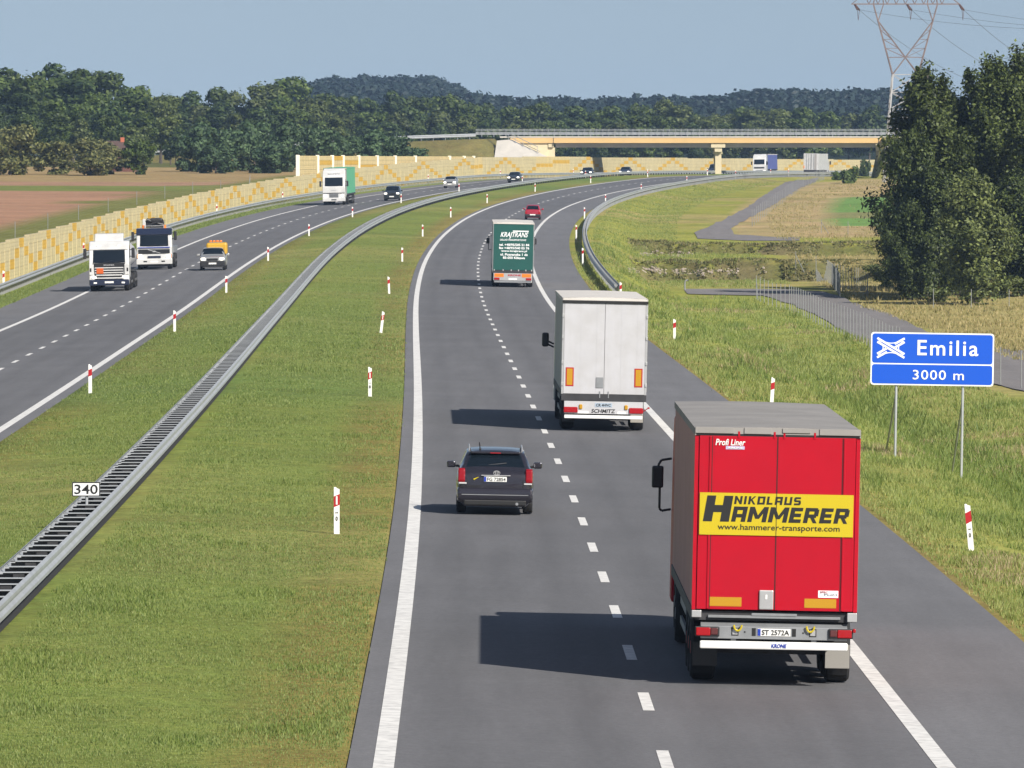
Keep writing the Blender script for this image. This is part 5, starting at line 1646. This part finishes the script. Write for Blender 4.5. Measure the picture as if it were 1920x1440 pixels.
# ------------------------------------------------------------------ cab fronts of the oncoming lorries
def cab(root, y0, paint, H=3.6, screen=(1.95, 2.95), style='a', visor=None):
    """cab of an oncoming lorry, its nose at y0 + 2.3"""
    mb = MB()
    mb.prism([(y0, .75), (y0, H - .25), (y0 + .35, H), (y0 + 1.35, H - .02), (y0 + 1.85, screen[1] + .16), (y0 + 2.22, screen[0] - .04), (y0 + 2.3, .42), (y0 + 1.5, .42), (y0 + 1.4, .9), (y0 + .5, .9)], -1.22, 1.22, bev=.07)
    c = mb.build('cab', paint, root)
    sl = (.37) / ((screen[1] + .16) - (screen[0] - .04))
    yz = lambda z: y0 + 2.22 - (z - (screen[0] - .04)) * sl
    mb = MB()
    z0, z1 = screen
    n = 6
    rows = []
    for i in range(n + 1):
        x = -1.18 + 2.36 * i / n
        b = .02 - .05 * abs(i / n - .5) ** 2 * 4
        rows.append([(x, yz(z0) + b, z0), (x * .98, yz(z1) + b, z1)])
    mb.sheet(rows)
    w = mb.build('windscreen', M['glass'], root); md = w.modifiers.new('thick', 'SOLIDIFY'); md.thickness = .03; md.offset = 0
    for s in (-1, 1):
        mb = MB(); mb.add([(s * 1.228, y0 + .9, 2.0), (s * 1.228, y0 + 1.85, 2.0), (s * 1.228, y0 + 1.65, 2.75), (s * 1.228, y0 + .9, 2.75)], [(0, 1, 2, 3)])
        mb.build('side_window', M['glass'], root)
        mb = MB(); mb.box(s * 1.47 - .10, s * 1.47 + .10, y0 + 1.75, y0 + 1.95, 2.0, 2.62, bev=.04); mb.tube((s * 1.22, y0 + 1.85, 2.5), (s * 1.45, y0 + 1.85, 2.5), .025, 5); mb.tube((s * 1.22, y0 + 1.85, 2.1), (s * 1.45, y0 + 1.85, 2.1), .025, 5)
        mb.build('mirror', M['black'], root)
        mb = MB(); mb.tube((s * .35, yz(z0) + .05, z0 + .02), (s * .35 - .55, yz(z0 + .12) + .05, z0 + .14), .014, 4); mb.build('wiper', M['black'], root)
        wheel(root, s * 1.03, y0 + 1.0, .5, .32)
    return yz
def front_face(y0, root): return y0 + 2.3

def drop_box(root, name, m, x0, x1, z0, z1, y, d=.03, bev=.008): return bx(root, name, m, x0, x1, y, y + d, z0, z1, bev=bev)

def tanker():
    root = empty('tanker_lorry')
    L = 10.6
    y0 = L
    cab(root, y0, M['white_paint'], H=3.05, screen=(1.73, 2.50))
    F = y0 + 2.28
    mb = MB(); mb.prism([(y0 + .05, 2.95), (y0 + .05, 3.5), (y0 + .5, 3.48), (y0 + 1.1, 3.05), (y0 + 1.1, 2.98)], -.85, .9, bev=.05); mb.build('roof_spoiler', M['white_paint'], root)
    mb = MB(); mb.prism([(F - .60, 2.62), (F - .42, 2.48), (F - .36, 2.52), (F - .56, 2.68)], -1.16, 1.16); mb.build('sun_visor', M['black'], root)
    for s in (-1, 1):
        bx(root, 'roof_lamp', 'lamp_clear', s * .62 - .12, s * .62 + .12, F - .66, F - .5, 2.72, 2.80, bev=.02)
        bx(root, 'corner_panel', 'white_paint', s * 1.07 - .14, s * 1.07 + .14, F - .02, F + .06, 1.0, 1.66, bev=.04)
        bx(root, 'air_slot', 'ink', s * 1.12 - .05, s * 1.12 + .05, F + .055, F + .066, 1.20, 1.42)
        bx(root, 'headlamp', 'lamp_on', s * .92 - .13, s * .92 + .13, F - .0, F + .08, .79, .93, bev=.03)
    bx(root, 'grille', 'ink', -.88, .88, F - .06, F + .02, .72, 1.68)
    multi(root, 'grille_bar', 'white_paint', [(-.87, .87, F + .02, F + .06, z, z + .062) for z in (1.40, 1.25, 1.10)] + [(-.80, .80, F + .02, F + .06, z, z + .075) for z in (.95, .77)], bev=.01)
    lettering('SCANIA', .66, .085, M['alu'], root, (0, F + .022, 1.60), face=1, bold=.03)
    bx(root, 'grille_panel', 'ink', -.98, .98, F - .05, F + .016, 1.46, 1.72)
    bx(root, 'hazard_plate', mat('orange hazard sheet', (.55, .10, .012), .5), .34, .76, F + .062, F + .075, 1.08, 1.42)
    bx(root, 'bumper', 'car_navy', -1.22, 1.22, F - .25, F + .05, .36, .72, bev=.05)
    bx(root, 'number_plate', 'plate', -.27, .27, F + .05, F + .06, .50, .61)
    for s in (-1, 1): bx(root, 'fog_lamp', 'lamp_clear', s * .85 - .1, s * .85 + .1, F + .045, F + .06, .47, .57, bev=.01)
    mb = MB()
    n = 22
    rows = []
    for y, k in ((0, .8), (.12, .97), (.3, 1), (L - 1.0, 1), (L - .75, .97), (L - .6, .8)):
        rows.append([(1.22 * k * math.cos(2 * math.pi * i / n), y, 2.0 + .96 * k * math.sin(2 * math.pi * i / n)) for i in range(n + 1)])
    mb.sheet(rows); mb.add([rows[0][i] for i in range(n)], [tuple(range(n))]); mb.add([rows[-1][i] for i in range(n)], [tuple(range(n))[::-1]])
    mb.build('tank', M['offwhite'], root, smooth=True)
    multi(root, 'walkway', 'alu_dull', [(-.35, .35, 1, L - 1.5, 2.97, 3.02)])
    multi(root, 'chassis', 'chassis', [(-.5, .5, .2, y0 + 2.0, .6, 1.15), (-1.2, 1.2, .2, 3.8, 1.02, 1.12)])
    for y in (.9, 2.2, 3.5, 7.9, 9.2):
        for s in (-1, 1): wheel(root, s * 1.0, y, .5, .45)
    tag(root, 'white tanker lorry with an orange hazard plate, nearest oncoming vehicle', 'lorry')
    place(root, -18.75, 490.0, True, L + 2.3)
tanker()

def crane_lorry():
    root = empty('crane_lorry')
    L = 7.0; y0 = L
    cab(root, y0, M['white_paint'], H=2.85, screen=(1.60, 2.36))
    F = y0 + 2.28
    mb = MB(); mb.prism([(F - .75, 2.44), (F - .30, 2.38), (F - .28, 2.46), (F - .60, 2.84), (F - .8, 2.84)], -1.23, 1.23, bev=.03); mb.build('sun_visor', M['car_navy'], root)
    bx(root, 'stripe', 'eu_blue', -1.1, 1.1, F - .01, F + .035, 1.50, 1.55)
    bx(root, 'grille', 'ink', -1.08, 1.08, F - .02, F + .03, 1.10, 1.40, bev=.01)
    mb = MB(); mb.tube((-.42, F + .04, 1.13), (.42, F + .04, 1.38), .022, 5); mb.box(-.1, .1, F + .03, F + .05, 1.20, 1.30); mb.build('grille_badge', M['alu'], root)
    for s in (-1, 1):
        bx(root, 'headlamp', 'lamp_on', s * .98 - .15, s * .98 + .15, F, F + .06, .80, 1.02, bev=.03)
        bx(root, 'indicator', 'lamp_orange', s * 1.15 - .04, s * 1.15 + .04, F - .03, F + .05, .80, 1.06, bev=.01)
        bx(root, 'bumper_slot', 'ink', s * .62 - .12, s * .62 + .12, F + .10, F + .112, .52, .61)
    bx(root, 'lower_grille', 'car_navy', -.45, .45, F + .02, F + .05, .80, .94, bev=.01)
    bx(root, 'bumper', 'white_paint', -1.24, 1.24, F - .2, F + .10, .36, .72, bev=.04)
    bx(root, 'number_plate', 'plate', -.27, .27, F + .10, F + .11, .48, .59)
    bx(root, 'skirt', 'chassis', -1.0, 1.0, F - .3, F - .1, .22, .36)
    for s, x in ((1, .75), (-1, -.72)):
        mb = MB(); mb.tube((x, F - 1.2, 2.82), (x, F - 1.2, 3.05), .10, 8); mb.build('beacon', M['lamp_orange'], root)
    multi(root, 'lamp_bar', 'alu', [(-.7, .7, F - 1.1, F - 1.05, 2.98, 3.02), (-.68, -.64, F - 1.1, F - 1.05, 2.8, 2.98), (.64, .68, F - 1.1, F - 1.05, 2.8, 2.98)])
    # folded loading crane behind the cab
    mb = MB()
    mb.box(-.35, .35, y0 - 1.0, y0 - .4, 1.1, 2.9, bev=.05); mb.box(-.62, .68, y0 - .95, y0 - .45, 2.85, 3.35, bev=.08); mb.box(-.5, .35, y0 - .9, y0 - .3, 3.2, 3.52, bev=.1)
    mb.tube((-.6, y0 - .5, 3.0), (.6, y0 - .4, 3.42), .12, 8); mb.tube((-.55, y0 - .4, 3.4), (.5, y0 - .35, 3.0), .09, 8)
    mb.build('crane', M['black'], root)
    bx(root, 'oil_tank', 'white_paint', .66, .88, y0 - .9, y0 - .4, 2.85, 3.46, bev=.04)
    multi(root, 'chassis', 'chassis', [(-.5, .5, .2, y0 + 2.0, .6, 1.1)])
    bx(root, 'flatbed', 'alu_dull', -1.25, 1.25, 0, y0 - 1.2, 1.1, 1.5)
    for y in (1.4, 2.8):
        for s in (-1, 1): wheel(root, s * 1.0, y, .5, .5)
    tag(root, 'white lorry with a dark blue visor and a folded black crane behind the tanker', 'lorry')
    place(root, -18.55, 556.0, True, L + 2.4)
crane_lorry()

def mint_lorry():
    root = empty('lorry')
    trailer_body(root, M['curtain_mint'], M['curtain_mint']); trailer_wheels(root)
    y0 = 13.9
    cab(root, y0, M['white_paint'], H=3.78, screen=(2.05, 2.98))
    F = y0 + 2.28
    mb = MB(); mb.prism([(y0 + .2, 3.6), (y0 + .2, 3.98), (y0 + .9, 3.93), (y0 + 1.7, 3.3), (y0 + 1.8, 3.18)], -1.15, 1.15, bev=.06); mb.build('roof_spoiler', M['white_paint'], root)
    lettering('KACIMETZ', 1.3, .15, M['ink'], root, (0, y0 + 1.72, 3.38), face=1, bold=.0)
    bx(root, 'front_panel', 'white_paint', -1.2, 1.2, F - .06, F + .03, 1.32, 1.98, bev=.03)
    bx(root, 'panel_gap', 'ink', -1.2, 1.2, F - .0, F + .035, 1.27, 1.31)
    lettering('RENAULT', .5, .07, M['alu_dull'], root, (0, F + .032, 1.62), face=1, bold=.02)
    bx(root, 'grille', 'alu_dull', -.5, .5, F - .04, F + .03, .78, 1.25, bev=.03)
    multi(root, 'grille_bar', 'ink', [(-.45, .45, F + .03, F + .036, z, z + .05) for z in (.86, .98, 1.1)])
    bx(root, 'bumper', 'white_paint', -1.23, 1.23, F - .3, F + .08, .40, .80, bev=.05)
    bx(root, 'number_plate', 'ink', -.28, .28, F + .08, F + .09, .52, .64)
    for s in (-1, 1):
        bx(root, 'headlamp', 'lamp_on', s * .93 - .14, s * .93 + .14, F, F + .07, .92, 1.14, bev=.04)
        bx(root, 'corner_panel', 'white_paint', s * 1.02 - .2, s * 1.02 + .2, F - .08, F + .02, .78, 1.26, bev=.03)
        wheel(root, s * .98, 10.9, .5, .55)
    bx(root, 'tractor_frame', 'chassis', -.5, .5, 9.8, y0 + 2, .5, .9)
    tag(root, 'oncoming lorry with a white cab and mint green tarpaulin', 'lorry')
    place(root, -18.2, 872.0, True, y0 + 2.3)
mint_lorry()

def blue_lorry():
    root = empty('lorry')
    trailer_body(root, M['curtain_blue'], M['tarp_pale']); trailer_wheels(root)
    y0 = 13.9
    cab(root, y0, M['white_paint'], H=3.78, screen=(2.1, 3.0))
    F = y0 + 2.28
    mb = MB(); mb.prism([(y0 + .2, 3.6), (y0 + .2, 3.98), (y0 + .9, 3.93), (y0 + 1.7, 3.3), (y0 + 1.8, 3.18)], -1.15, 1.15, bev=.06); mb.build('roof_spoiler', M['white_paint'], root)
    bx(root, 'grille', 'ink', -.95, .95, F, F + .03, 1.35, 1.6, bev=.01)
    bx(root, 'lower_grille', 'ink', -.6, .6, F, F + .03, .75, 1.0, bev=.01)
    bx(root, 'bumper', 'white_paint', -1.23, 1.23, F - .3, F + .06, .38, .72, bev=.05)
    for s in (-1, 1):
        bx(root, 'headlamp', 'lamp_on', s * .95 - .15, s * .95 + .15, F, F + .05, .78, .96, bev=.03)
        wheel(root, s * .98, 10.9, .5, .55)
    bx(root, 'tractor_frame', 'chassis', -.5, .5, 9.8, y0 + 2, .5, .9)
    tag(root, 'oncoming lorry with a white cab and blue tarpaulin under the bridge', 'lorry')
    place(root, -18.2, 1490.0, True, y0 + 2.3)
blue_lorry()

def box_lorry():
    root = empty('lorry')
    L = 8.2
    bx(root, 'cargo_box', 'white_paint', -W2, W2, 0, L, .95, 3.75, bev=.03)
    multi(root, 'lock_rod', 'alu_dull', [(x - .03, x + .03, -.04, 0, 1.05, 3.65) for x in (-.75, -.35, .1, .5)])
    bx(root, 'door_gap', 'ink', -.02, .02, -.01, 0, 1.0, 3.7)
    bx(root, 'door_panel', mat('grey stained panel', (.35, .33, .31), .6), .62, .98, -.02, 0, 1.0, 3.68)
    multi(root, 'tail_lamp', 'lamp_orange', [(-1.25, -1.1, -.05, 0, 1.2, 1.7)])
    bx(root, 'tail_gear', 'chassis', -1.2, 1.0, -.1, .3, .5, .95, bev=.03)
    multi(root, 'number_plate', 'white', [(-.3, .25, -.12, -.1, .35, .5)])
    bx(root, 'chassis', 'chassis', -.5, .5, .3, L + 2, .5, .95)
    mb = MB(); mb.prism([(L + .1, .7), (L + .1, 2.8), (L + 1.3, 2.75), (L + 1.9, 1.8), (L + 2.1, .5), (L + .4, .5)], -1.15, 1.15, bev=.08); mb.build('cab', M['white_paint'], root)
    for s in (-1, 1):
        mb = MB(); mb.box(s * 1.40 - .12, s * 1.40 + .12, L + 1.4, L + 1.55, 1.9, 2.5, bev=.04); mb.tube((s * 1.15, L + 1.5, 2.2), (s * 1.35, L + 1.5, 2.2), .04, 5); mb.build('mirror', M['black'], root)
        wheel(root, s * 1.0, 1.9, .48, .5); wheel(root, s * 1.02, L + 1.0, .48, .3)
    tag(root, 'white box lorry driving away beyond the bridge on the right', 'lorry')
    place(root, 5.2, 1372.0)
    root.rotation_euler.z += -.10
box_lorry()

# ------------------------------------------------------------------ cars
def car(root, L, W, H, paint, kind='hatch', rails=False):
    """lofted body: rear at y = 0"""
    if kind == 'wagon':
        top = [(0, .80), (.03, .93), (.09, 1.0), (.16, 1.04), (.58, 1.40), (.70, 1.445), (1.1, 1.475), (2.0, 1.485), (2.75, 1.44), (3.62, 1.02), (4.4, .84), (L - .06, .66), (L, .5)]
        belt = [(0, .80), (.09, .96), (.3, .985), (3.5, .95), (4.4, .78), (L, .5)]
    elif kind == 'suv':
        top = [(0, .9), (.03, 1.05), (.1, 1.12), (.35, 1.6), (.5, 1.68), (1.6, 1.72), (2.5, 1.66), (3.25, 1.16), (4.1, .98), (L - .06, .8), (L, .62)]
        belt = [(0, .9), (.1, 1.08), (3.2, 1.08), (4.1, .93), (L, .62)]
    elif kind == 'van':
        top = [(0, .9), (.03, 1.2), (.08, 1.75), (.2, 1.88), (2.0, 1.92), (3.0, 1.85), (3.9, 1.2), (4.4, 1.02), (L - .05, .8), (L, .6)]
        belt = [(0, .9), (.05, 1.12), (3.8, 1.12), (4.4, .98), (L, .6)]
    else:
        top = [(0, .72), (.03, .86), (.08, .92), (.42, 1.3), (.55, 1.36), (1.4, 1.41), (2.0, 1.37), (2.75, .98), (3.3, .85), (L - .06, .66), (L, .5)]
        belt = [(0, .72), (.08, .88), (2.7, .90), (3.3, .80), (L, .5)]
    sc = H / max(p[1] for p in top)
    ty, tz = [p[0] for p in top], [p[1] * sc for p in top]
    if kind != 'wagon': 
        k = L / ty[-1]; ty = [v * k for v in ty]; belt = [(p[0] * k if p[0] < L else L, p[1]) for p in belt]
    by, bz = [p[0] for p in belt], [p[1] * sc for p in belt]
    ys = sorted(set([round(v, 3) for v in list(np.arange(0, L, .11)) + ty + [.012, .05, L - .02, L]]))
    hw = W / 2
    iws = next(i for i in range(len(tz) - 2, 0, -1) if tz[i] > .9 * max(tz))     # front edge of the roof
    y_ws1, y_ws0 = ty[iws], ty[iws + 1]
    irw = next(i for i in range(len(tz)) if tz[i] > .9 * max(tz))
    y_rw1 = ty[irw]; y_rw0 = ty[irw - 1]
    def sect(y):
        zt, zb = float(np.interp(y, ty, tz)), float(np.interp(y, by, bz))
        w = hw * float(np.interp(y, [0, .012, .05, .15, .5, L * .8, L - .3, L - .06, L], [.80, .87, .925, .965, 1, 1, .93, .82, .70]))
        zb = min(zb, zt - .012)
        cab_ = np.clip((zt - zb) / .35, 0, 1)
        wt = w * (.93 - .20 * cab_)
        g = .19 if y > .04 and y < L - .04 else .27
        drop = .045 * cab_ + .008
        P = [(0, g), (.82 * w, g), (.955 * w, g + .10), (w * .995, .48 * sc), (w, .66 * sc if zb > .7 * sc else zb - .06), (.985 * w, zb - .05), (.955 * w, zb)]
        for t in (.33, .66): P.append((.955 * w * (1 - t) + (wt + .03) * t, zb + (zt - drop - zb) * t))
        P += [(wt + .015, zt - drop), (wt * .9, zt - drop * .25), (wt * .55, zt + .008), (0, zt + .014)]
        return P
    S = [sect(y) for y in ys]
    n = len(S[0])
    ring = lambda i: [(-x, ys[i], z) for x, z in S[i][::-1]] + [(x, ys[i], z) for x, z in S[i][1:]]
    R = [ring(i) for i in range(len(ys))]
    m = len(R[0])
    parts = {'body': MB(), 'rear_window': MB(), 'windscreen': MB(), 'side_window': MB()}
    B = parts['body']
    for i in range(len(ys) - 1):
        ya = (ys[i] + ys[i + 1]) / 2
        zt, zb = float(np.interp(ya, ty, tz)), float(np.interp(ya, by, bz))
        for j in range(m - 1):
            jj = j if j < n - 1 else m - 2 - j                    # ring index counted from the roof ridge
            a = min(j, m - 2 - j)                                 # 0.. from either end of the list (the ridge is first)
            key = 'body'
            top_face = a in (0, 1, 2)
            side = a in (3, 4, 5)
            # list order runs bottom -> ridge? ring starts at -bottom reversed: index 0 is the ridge on the left
            key = 'body'
            idx = j if j < n - 1 else m - 2 - j
            r_from_ridge = idx if j < n - 1 else idx
            fr = R[i][j], R[i][j + 1], R[i + 1][j + 1], R[i + 1][j]
            zc = sum(p[2] for p in fr) / 4
            xc = abs(sum(p[0] for p in fr) / 4)
            slope_zone_r = y_rw0 + .03 < ya < y_rw1 - .02
            slope_zone_f = y_ws1 + .04 < ya < y_ws0 - .06
            wt = float(np.interp(ya, [0, .5], [.7, .68])) * hw
            if slope_zone_r and zc > zt - .05 and xc < hw * .70: key = 'rear_window'
            elif slope_zone_f and zc > zt - .05 and xc < hw * .72: key = 'windscreen'
            elif zc > zb + .02 and zc < zt - .05 and (y_rw1 + .12 < ya < y_ws1 + .25) and zt - zb > .28:
                mid = (y_rw1 + y_ws1) / 2
                if not (abs(ya - mid) < .06): key = 'side_window'
            parts[key].add(fr, [(0, 1, 2, 3)])
    B.add(R[0], [tuple(range(m - 1))]); B.add(R[-1], [tuple(range(m - 1))[::-1]])
    for key, mb in parts.items():
        if not mb.f: continue
        bmm = bmesh.new()
        vs = [bmm.verts.new(v) for v in mb.v]
        for f in mb.f:
            try: bmm.faces.new([vs[k] for k in f])
            except ValueError: pass
        bmesh.ops.remove_doubles(bmm, verts=bmm.verts[:], dist=.0006)
        bmesh.ops.dissolve_degenerate(bmm, edges=bmm.edges[:], dist=.0006)
        bmesh.ops.recalc_face_normals(bmm, faces=bmm.faces[:])
        me = bpy.data.meshes.new(key); bmm.to_mesh(me); bmm.free()
        me.materials.append(paint if key == 'body' else M['glass'])
        for p in me.polygons: p.use_smooth = True
        try: me.set_sharp_from_angle(angle=math.radians(38))
        except Exception: pass
        o = bpy.data.objects.new(key, me); COL.objects.link(o); o.parent = root
    r = {'wagon': .32, 'suv': .36, 'van': .34}.get(kind, .285)
    wb = {'wagon': (.98, 3.68), 'suv': (.85, 3.45), 'van': (.9, 3.9)}.get(kind, (.55, 2.75))
    for y in wb:
        for s in (-1, 1): wheel(root, s * (hw - .125), y, r, .20 if kind == 'hatch' else .22)
    ym = y_ws0 - .30
    zm = float(np.interp(ym, by, bz))
    for s in (-1, 1):
        mb = MB(); mb.box(s * (hw + .12) - .10, s * (hw + .12) + .10, ym - .06, ym + .08, zm + .0, zm + .15, bev=.035); mi = mb.build('mirror', paint, root)
        mb = MB(); mb.tube((s * (hw - .06), ym, zm + .03), (s * (hw + .06), ym, zm + .05), .03, 6); mb.build('mirror_arm', M['black'], mi)
    return dict(top=lambda y: float(np.interp(y, ty, tz)), hw=hw, L=L, rw=(y_rw0, y_rw1), ws=(y_ws1, y_ws0), belt=lambda y: float(np.interp(y, by, bz)))

def station_wagon():
    root = empty('estate_car')
    P = M['wagon']; WL = mat('deep red lamp lens', (.24, .004, .008), .2)
    i = car(root, 4.72, 1.76, 1.47, P, 'wagon')
    hw = i['hw']
    mb = MB(); mb.prism([(-.06, .36), (-.075, .48), (-.05, .60), (.25, .66), (.5, .60), (.5, .28), (.02, .28)], -hw * .97, hw * .97, bev=.05); mb.build('bumper', P, root)
    bx(root, 'lower_bumper', 'ink', -hw * .8, hw * .8, -.045, .3, .22, .34, bev=.02)
    bx(root, 'bumper_strip', 'alu_dull', -hw * .86, hw * .86, -.082, -.055, .452, .468)
    for s in (-1, 1):
        mb = MB(); mb.prism([(.0, .72), (-.03, .78), (.015, 1.02), (.10, 1.06), (.34, 1.0), (.24, .74)], s * .765 - .08, s * .765 + .08, bev=.03); l = mb.build('tail_lamp', WL, root)
        mb = MB(); mb.prism([(-.005, .69), (-.033, .70), (-.015, .735), (.1, .735), (.1, .665)], s * .74 - .09, s * .74 + .09, bev=.01); mb.build('clear_lens', M['alu'], l)
        mb = MB(); rr = [(s * .60, y, 1.0 * i['top'](y) - .0) for y in (.72, .9, 1.4, 2.0, 2.5)]
        for a, b in zip(rr[:-1], rr[1:]): mb.tube((a[0], a[1], a[2] + (.05 if a is not rr[0] else 0.0)), (b[0], b[1], b[2] + (.05 if b is not rr[-1] else 0.0)), .02, 6)
        mb.build('roof_rail', M['alu'], root)
        multi(root, 'tailgate_gap', 'ink', [(s * .635 - .006, s * .635 + .006, -.012, .02, .64, .80)])
    p = bx(root, 'number_plate', 'plate', -.26, .26, -.022, -.0, .755, .87, bev=.004)
    bx(p, 'plate_strip', 'eu_blue', -.256, -.205, -.0245, -.0225, .76, .865)
    lettering('FG 72854', .42, .078, M['ink'], p, (.025, -.024, .812), bold=.01)
    bx(root, 'tailgate_trim', 'alu', -.32, .34, -.028, .03, .888, .905, bev=.004)
    mb = MB()
    for rx, rz, cz in ((.075, .048, .965), (.03, .046, .965), (.055, .02, .985)):
        for k in range(16):
            t0, t1 = 2 * math.pi * k / 16, 2 * math.pi * (k + 1) / 16
            mb.tube((rx * math.cos(t0), .055, cz + rz * math.sin(t0)), (rx * math.cos(t1), .055, cz + rz * math.sin(t1)), .007, 4)
    o = mb.build('emblem', M['alu'], root); o.location = (.03, -.03, -.01)
    mb = MB(); mb.tube((-.49, -.012, .80), (-.38, -.008, .855), .018, 6, .006); mb.build('fish_sticker', M['yellow'], root)
    multi(root, 'spoiler', P, [(-.56, .56, .46, .75, i['top'](.6) - .02, i['top'](.6) + .03)], bev=.014)
    bx(root, 'brake_lamp', 'lamp_red', -.12, .12, .45, .47, i['top'](.6) - .01, i['top'](.6) + .008)
    mb = MB(); mb.tube((-.35, .9, i['top'](.9)), (-.37, .78, i['top'](.9) + .17), .012, 5); mb.box(-.375, -.325, .85, .95, i['top'](.9), i['top'](.9) + .035, bev=.01); mb.build('aerial', M['black'], root)
    mb = MB(); mb.tube((-.15, .27, 1.12), (.25, .31, 1.17), .014, 5); mb.build('wiper', M['black'], root)
    mb = MB(); mb.tube((.5, -.05, .26), (.5, .2, .26), .035, 8); mb.build('exhaust', M['alu_dull'], root)
    tag(root, 'dark grey estate car with roof rails in the left lane beside the lorries', 'car')
    place(root, 1.82, 182.5)
station_wagon()

def red_car():
    root = empty('car')
    i = car(root, 3.5, 1.55, 1.42, M['car_red'], 'hatch'); hw = i['hw']
    bx(root, 'bumper', 'black', -hw * .97, hw * .97, -.08, .3, .28, .52, bev=.05)
    p = bx(root, 'number_plate', 'plate', -.26, .26, -.095, -.081, .42, .53)
    for s in (-1, 1): bx(root, 'tail_lamp', 'lamp_red', s * .62 - .1, s * .62 + .1, -.02, .1, .55, .80, bev=.02)
    tag(root, 'small wine red hatchback driving ahead of the dark green lorry', 'car')
    place(root, 6.3, 768.0)
red_car()

def front_parts(root, i, lamp_z, lit=True, grille=True, plate=True, low='black'):
    hw, L = i['hw'], i['L']
    for s in (-1, 1):
        bx(root, 'headlamp', 'lamp_on' if lit else 'lamp_clear', s * (hw - .25) - .15, s * (hw - .25) + .15, L - .22, L - .0, lamp_z - .07, lamp_z + .08, bev=.03)
    if grille: bx(root, 'grille', 'ink', -.38, .38, L - .1, L + .012, lamp_z - .08, lamp_z + .04, bev=.01)
    bx(root, 'bumper', low, -hw * .96, hw * .96, L - .35, L + .06, .26, lamp_z - .12, bev=.06)
    if plate: bx(root, 'number_plate', 'plate', -.26, .26, L + .06, L + .072, .42, .53)

def oncoming_car(kind, L, W, H, paint, o, z, label, lamp_z=.72, lit=True, low=None):
    root = empty('car')
    i = car(root, L, W, H, M[paint], kind)
    front_parts(root, i, lamp_z, lit, low=low or paint)
    tag(root, label, 'van' if kind == 'van' else 'car')
    place(root, o, z, True, L)
    return root, i
oncoming_car('suv', 4.5, 1.85, 1.65, 'car_dark', -13.7, 900.0, 'black off roader oncoming right of the mint green lorry', .82, True, 'car_dark')
oncoming_car('hatch', 3.9, 1.70, 1.47, 'car_silver', -16.7, 1030.0, 'silver oncoming hatchback between the two dark cars')
oncoming_car('hatch', 4.1, 1.75, 1.45, 'car_dark', -13.5, 1090.0, 'dark oncoming car with lit lamps left of the bridge wing wall')
oncoming_car('hatch', 4.2, 1.78, 1.45, 'car_dark', -13.4, 1201.0, 'dark oncoming car with lit lamps before the left bridge span')
oncoming_car('hatch', 4.2, 1.78, 1.48, 'car_navy', -14.2, 1266.0, 'dark blue oncoming car just right of the shaded strip of the wall')
oncoming_car('van', 5.0, 1.95, 2.1, 'car_navy', -17.2, 1418.0, 'dark blue oncoming van half hidden by the bridge pier', .85)

def patrol_car():
    root, i = oncoming_car('suv', 4.3, 1.78, 1.55, 'car_silver', -14.3, 549.0, 'silver oncoming road service car with a yellow rear box and orange lamp bar', .78, True, 'black')
    root.name = 'service_car'
    bx(root, 'cargo_box', mat('orange yellow box', (.50, .29, .015), .5), -.93, .50, .1, 1.75, 1.0, 1.84, bev=.14)
    lb = bx(root, 'lamp_bar', 'alu_dull', -.62, .3, 1.2, 1.45, 1.81, 1.87, bev=.01)
    multi(lb, 'beacon', 'lamp_orange', [(x - .09, x + .09, 1.22, 1.43, 1.87, 2.0) for x in (-.5, -.27, -.04, .19)], bev=.03)
patrol_car()

# ------------------------------------------------------------------ haze over the fields, one even box of air
def haze():
    mb = MB(); mb.box(-1400, 1800, -60, 5150, -5.5, 62)
    m = bpy.data.materials.new('thin haze'); m.use_nodes = True
    n, l = m.node_tree.nodes, m.node_tree.links
    n.clear()
    out = n.new('ShaderNodeOutputMaterial'); v = n.new('ShaderNodeVolumePrincipled')
    v.inputs['Color'].default_value = (.45, .66, 1.0, 1); v.inputs['Density'].default_value = HAZE_DENSITY
    v.inputs['Anisotropy'].default_value = .0
    l.new(v.outputs[0], out.inputs['Volume'])
    o = mb.build('haze', m)
    tag(o, 'thin blue haze over the fields and hills', 'haze', kind='stuff')
HAZE_DENSITY = .000075
haze()
